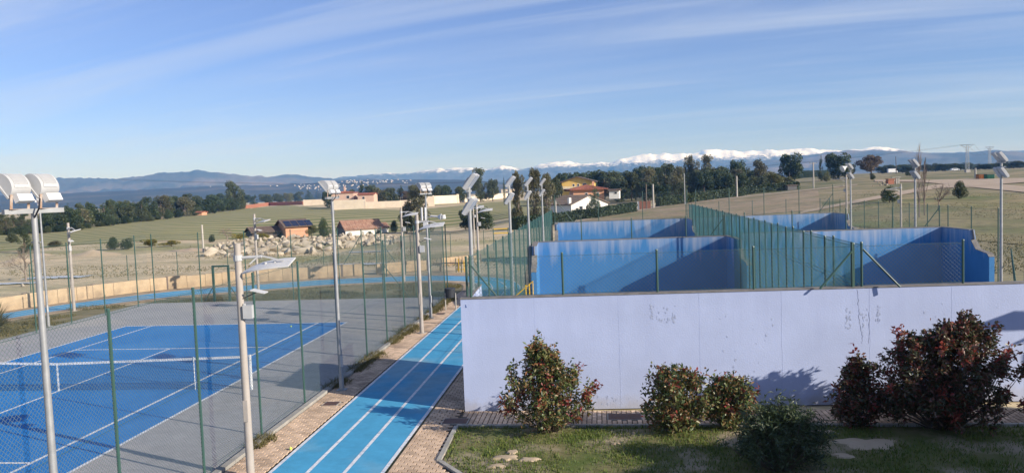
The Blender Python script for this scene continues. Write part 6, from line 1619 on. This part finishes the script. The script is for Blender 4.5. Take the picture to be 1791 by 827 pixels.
def snowmat(name, line, soft, xlo, xhi):
    m = mat(name, (0.055, 0.06, 0.058), (0.10, 0.10, 0.095), 0.01, 1.0, coord='World', detail=9)
    N = m.node_tree; b = N.nodes['Principled BSDF']; prev = b.inputs['Base Color'].links[0].from_socket
    g = N.nodes.new('ShaderNodeNewGeometry'); sp = N.nodes.new('ShaderNodeSeparateXYZ'); N.links.new(g.outputs['Position'], sp.inputs[0])
    nz = N.nodes.new('ShaderNodeTexNoise'); nz.inputs['Scale'].default_value = 0.022; nz.inputs['Detail'].default_value = 9; nz.inputs['Roughness'].default_value = 0.7; N.links.new(g.outputs['Position'], nz.inputs['Vector'])
    ma = N.nodes.new('ShaderNodeMath'); ma.operation = 'MULTIPLY_ADD'; N.links.new(nz.outputs['Fac'], ma.inputs[0]); ma.inputs[1].default_value = soft*2; N.links.new(sp.outputs['Z'], ma.inputs[2])
    mr = N.nodes.new('ShaderNodeMapRange'); mr.inputs['From Min'].default_value = line+soft*0.9; mr.inputs['From Max'].default_value = line+soft*1.25; N.links.new(ma.outputs[0], mr.inputs['Value'])
    mx = N.nodes.new('ShaderNodeMix'); mx.data_type = 'RGBA'; mx.inputs['B'].default_value = (0.86, 0.87, 0.90, 1)
    N.links.new(mr.outputs[0], mx.inputs['Factor']); N.links.new(prev, mx.inputs['A']); N.links.new(mx.outputs['Result'], b.inputs['Base Color'])
    return m
MT['snow'] = snowmat('snow_range', 150, 75, 0, 0)
RIDGE = [(-260, 342), (0, 340), (60, 338), (110, 336.5), (200, 333), (300, 327.5), (390, 323), (470, 322), (540, 319), (600, 314.5), (640, 313), (700, 312.5), (800, 313), (860, 316), (920, 322), (1000, 330), (1100, 330), (1300, 322), (2050, 305)]
mountain('hills', RIDGE, 1500, 2600, 3400, MT['ridge'], 0.35, 3.0, 26, 380)
WEST = [(-260, 300), (0, 303), (60, 307), (110, 309), (150, 308), (215, 309), (250, 304), (280, 299.5), (310, 298.5), (345, 294.5), (365, 297), (400, 301), (430, 304.5), (470, 306.5), (500, 303), (520, 304), (560, 308.5), (590, 311), (640, 309), (700, 316), (800, 324), (900, 330), (2050, 312)]
mountain('mountain', WEST, 3000, 4300, 4900, MT['mount'], 0.8, 11.0, 36, 460)
SNOWY = [(-260, 340), (480, 330), (560, 316), (600, 308), (640, 304), (690, 301), (705, 302), (755, 295), (770, 292.5), (785, 293.5), (800, 292), (830, 291.5), (850, 294), (880, 288.5), (892, 290), (915, 295), (945, 285), (975, 281), (995, 281), (1020, 284), (1050, 282.5), (1064, 283.5), (1085, 276), (1110, 270.5), (1135, 268), (1150, 268.5), (1163, 265), (1180, 266.5), (1205, 268), (1230, 261.5), (1250, 259), (1270, 260.5), (1300, 262), (1340, 261), (1380, 259), (1420, 257), (1450, 260), (1470, 261), (1500, 259.5), (1520, 256), (1540, 254.5), (1565, 258), (1590, 263), (1620, 266), (1660, 265.5), (1700, 264), (1730, 261), (1760, 263), (1791, 261), (2050, 258)]
mountain('mountain', SNOWY, 4000, 5500, 6200, MT['snow'], 0.7, 23.0, 46, 620)
EAST = [(-260, 400), (1100, 330), (1200, 300), (1300, 284), (1400, 274), (1450, 264), (1500, 262), (1540, 261.5), (1590, 264.5), (1650, 267), (1700, 266), (1740, 262), (1791, 266), (1850, 262), (2050, 266)]
mountain('mountain', EAST, 2900, 3900, 4600, MT['mount'], 0.6, 31.0, 30, 420)
# villages on the far ridge: one small house each
vm = []
for s, (wm, rm) in enumerate((('white', 'tile_red'), ('cream', 'tile'), ('white', 'tile_brown'))):
    b = MB().prism([(-5, -3), (5, -3), (5, 5), (0, 8), (-5, 5)], 'y', -6, 6); me = b.mesh('house', MT[wm]); me.materials.append(MT[rm])
    for p in me.polygons:
        if p.normal.z > 0.3: p.material_index = 1
    vm.append(me)
GV = 'distant houses of the village on the dark ridge'
dg = bpy.context.evaluated_depsgraph_get(); dg.update()
hills = bpy.data.objects['hills']
rv = random.Random(5)
def village(n, xr, yf, sp):
    for i in range(n):
        px = rv.uniform(*xr); py = yf(px)+rv.gauss(0, sp); d = Vector(ray(px, py)).normalized()
        ok, hit, nr, fi = hills.ray_cast(Vector(CAM), d)
        if not ok: continue
        o = link('house', vm[rv.randrange(3)]); o.location = hit; s = rv.uniform(0.18, 0.34); o.scale = (s*rv.uniform(.8, 1.6), s, s); o.rotation_euler = (0, 0, rv.uniform(-.5, .5))
        tag(o, 'tiny pale house of the village on the dark ridge below the mountains', 'house', GV)
village(55, (600, 720), lambda x: 318-(x-600)*0.01, 2.2)
village(60, (520, 650), lambda x: 328-(x-520)*0.03, 3.2)
village(8, (330, 520), lambda x: np.interp(x, [330, 520], [327, 323.5]), 1.0)
# haze: one closed volume of even air around everything
HZ_TOP = max(v.co.z for o in bpy.data.objects if o.name.startswith(('mountain', 'hills')) for v in o.data.vertices)+6
HZ_BOT = min(v.co.z for o in bpy.data.objects if o.name.startswith(('mountain', 'hills', 'terrain')) for v in o.data.vertices)-1
HZ_MID, HZ_H = (HZ_TOP+HZ_BOT)/2, HZ_TOP-HZ_BOT
hz = MB().box((0, 0, HZ_MID), (13400, 13400, HZ_H)).mesh('haze', None)
hm = bpy.data.materials.new('haze_air'); hm.use_nodes = True; N = hm.node_tree; N.nodes.clear()
o_ = N.nodes.new('ShaderNodeOutputMaterial'); pv = N.nodes.new('ShaderNodeVolumePrincipled'); pv.inputs['Color'].default_value = (0.16, 0.44, 1.0, 1); pv.inputs['Density'].default_value = 0.00019
pv.inputs['Absorption Color'].default_value = (1, 1, 1, 1)
pv.inputs['Anisotropy'].default_value = 0.0
N.links.new(pv.outputs[0], o_.inputs['Volume']); hz.materials.append(hm)
h = link('haze', hz); h['kind'] = 'stuff'

# unseen building at the right, added to cast the shade on the lawn
bx0 = Vector((9.4, 6.4, 0)); ang = math.atan2(0.66, 0.75)
t = empty('building', bx0, 'unseen building added at the right to shade the lawn', 'building', None, ang)
MB().box((7.2, -3.3, 3.0), (14.4, 6.0, 6.0)).build('wall', MT['white'], t); MB().box((7.2, -3.3, 6.08), (14.6, 6.2, 0.16)).build('roof', MT['tile_brown'], t)
for x in (2, 5, 8): window(t, x, -0.3, 3.2, 1.2, 1.4)
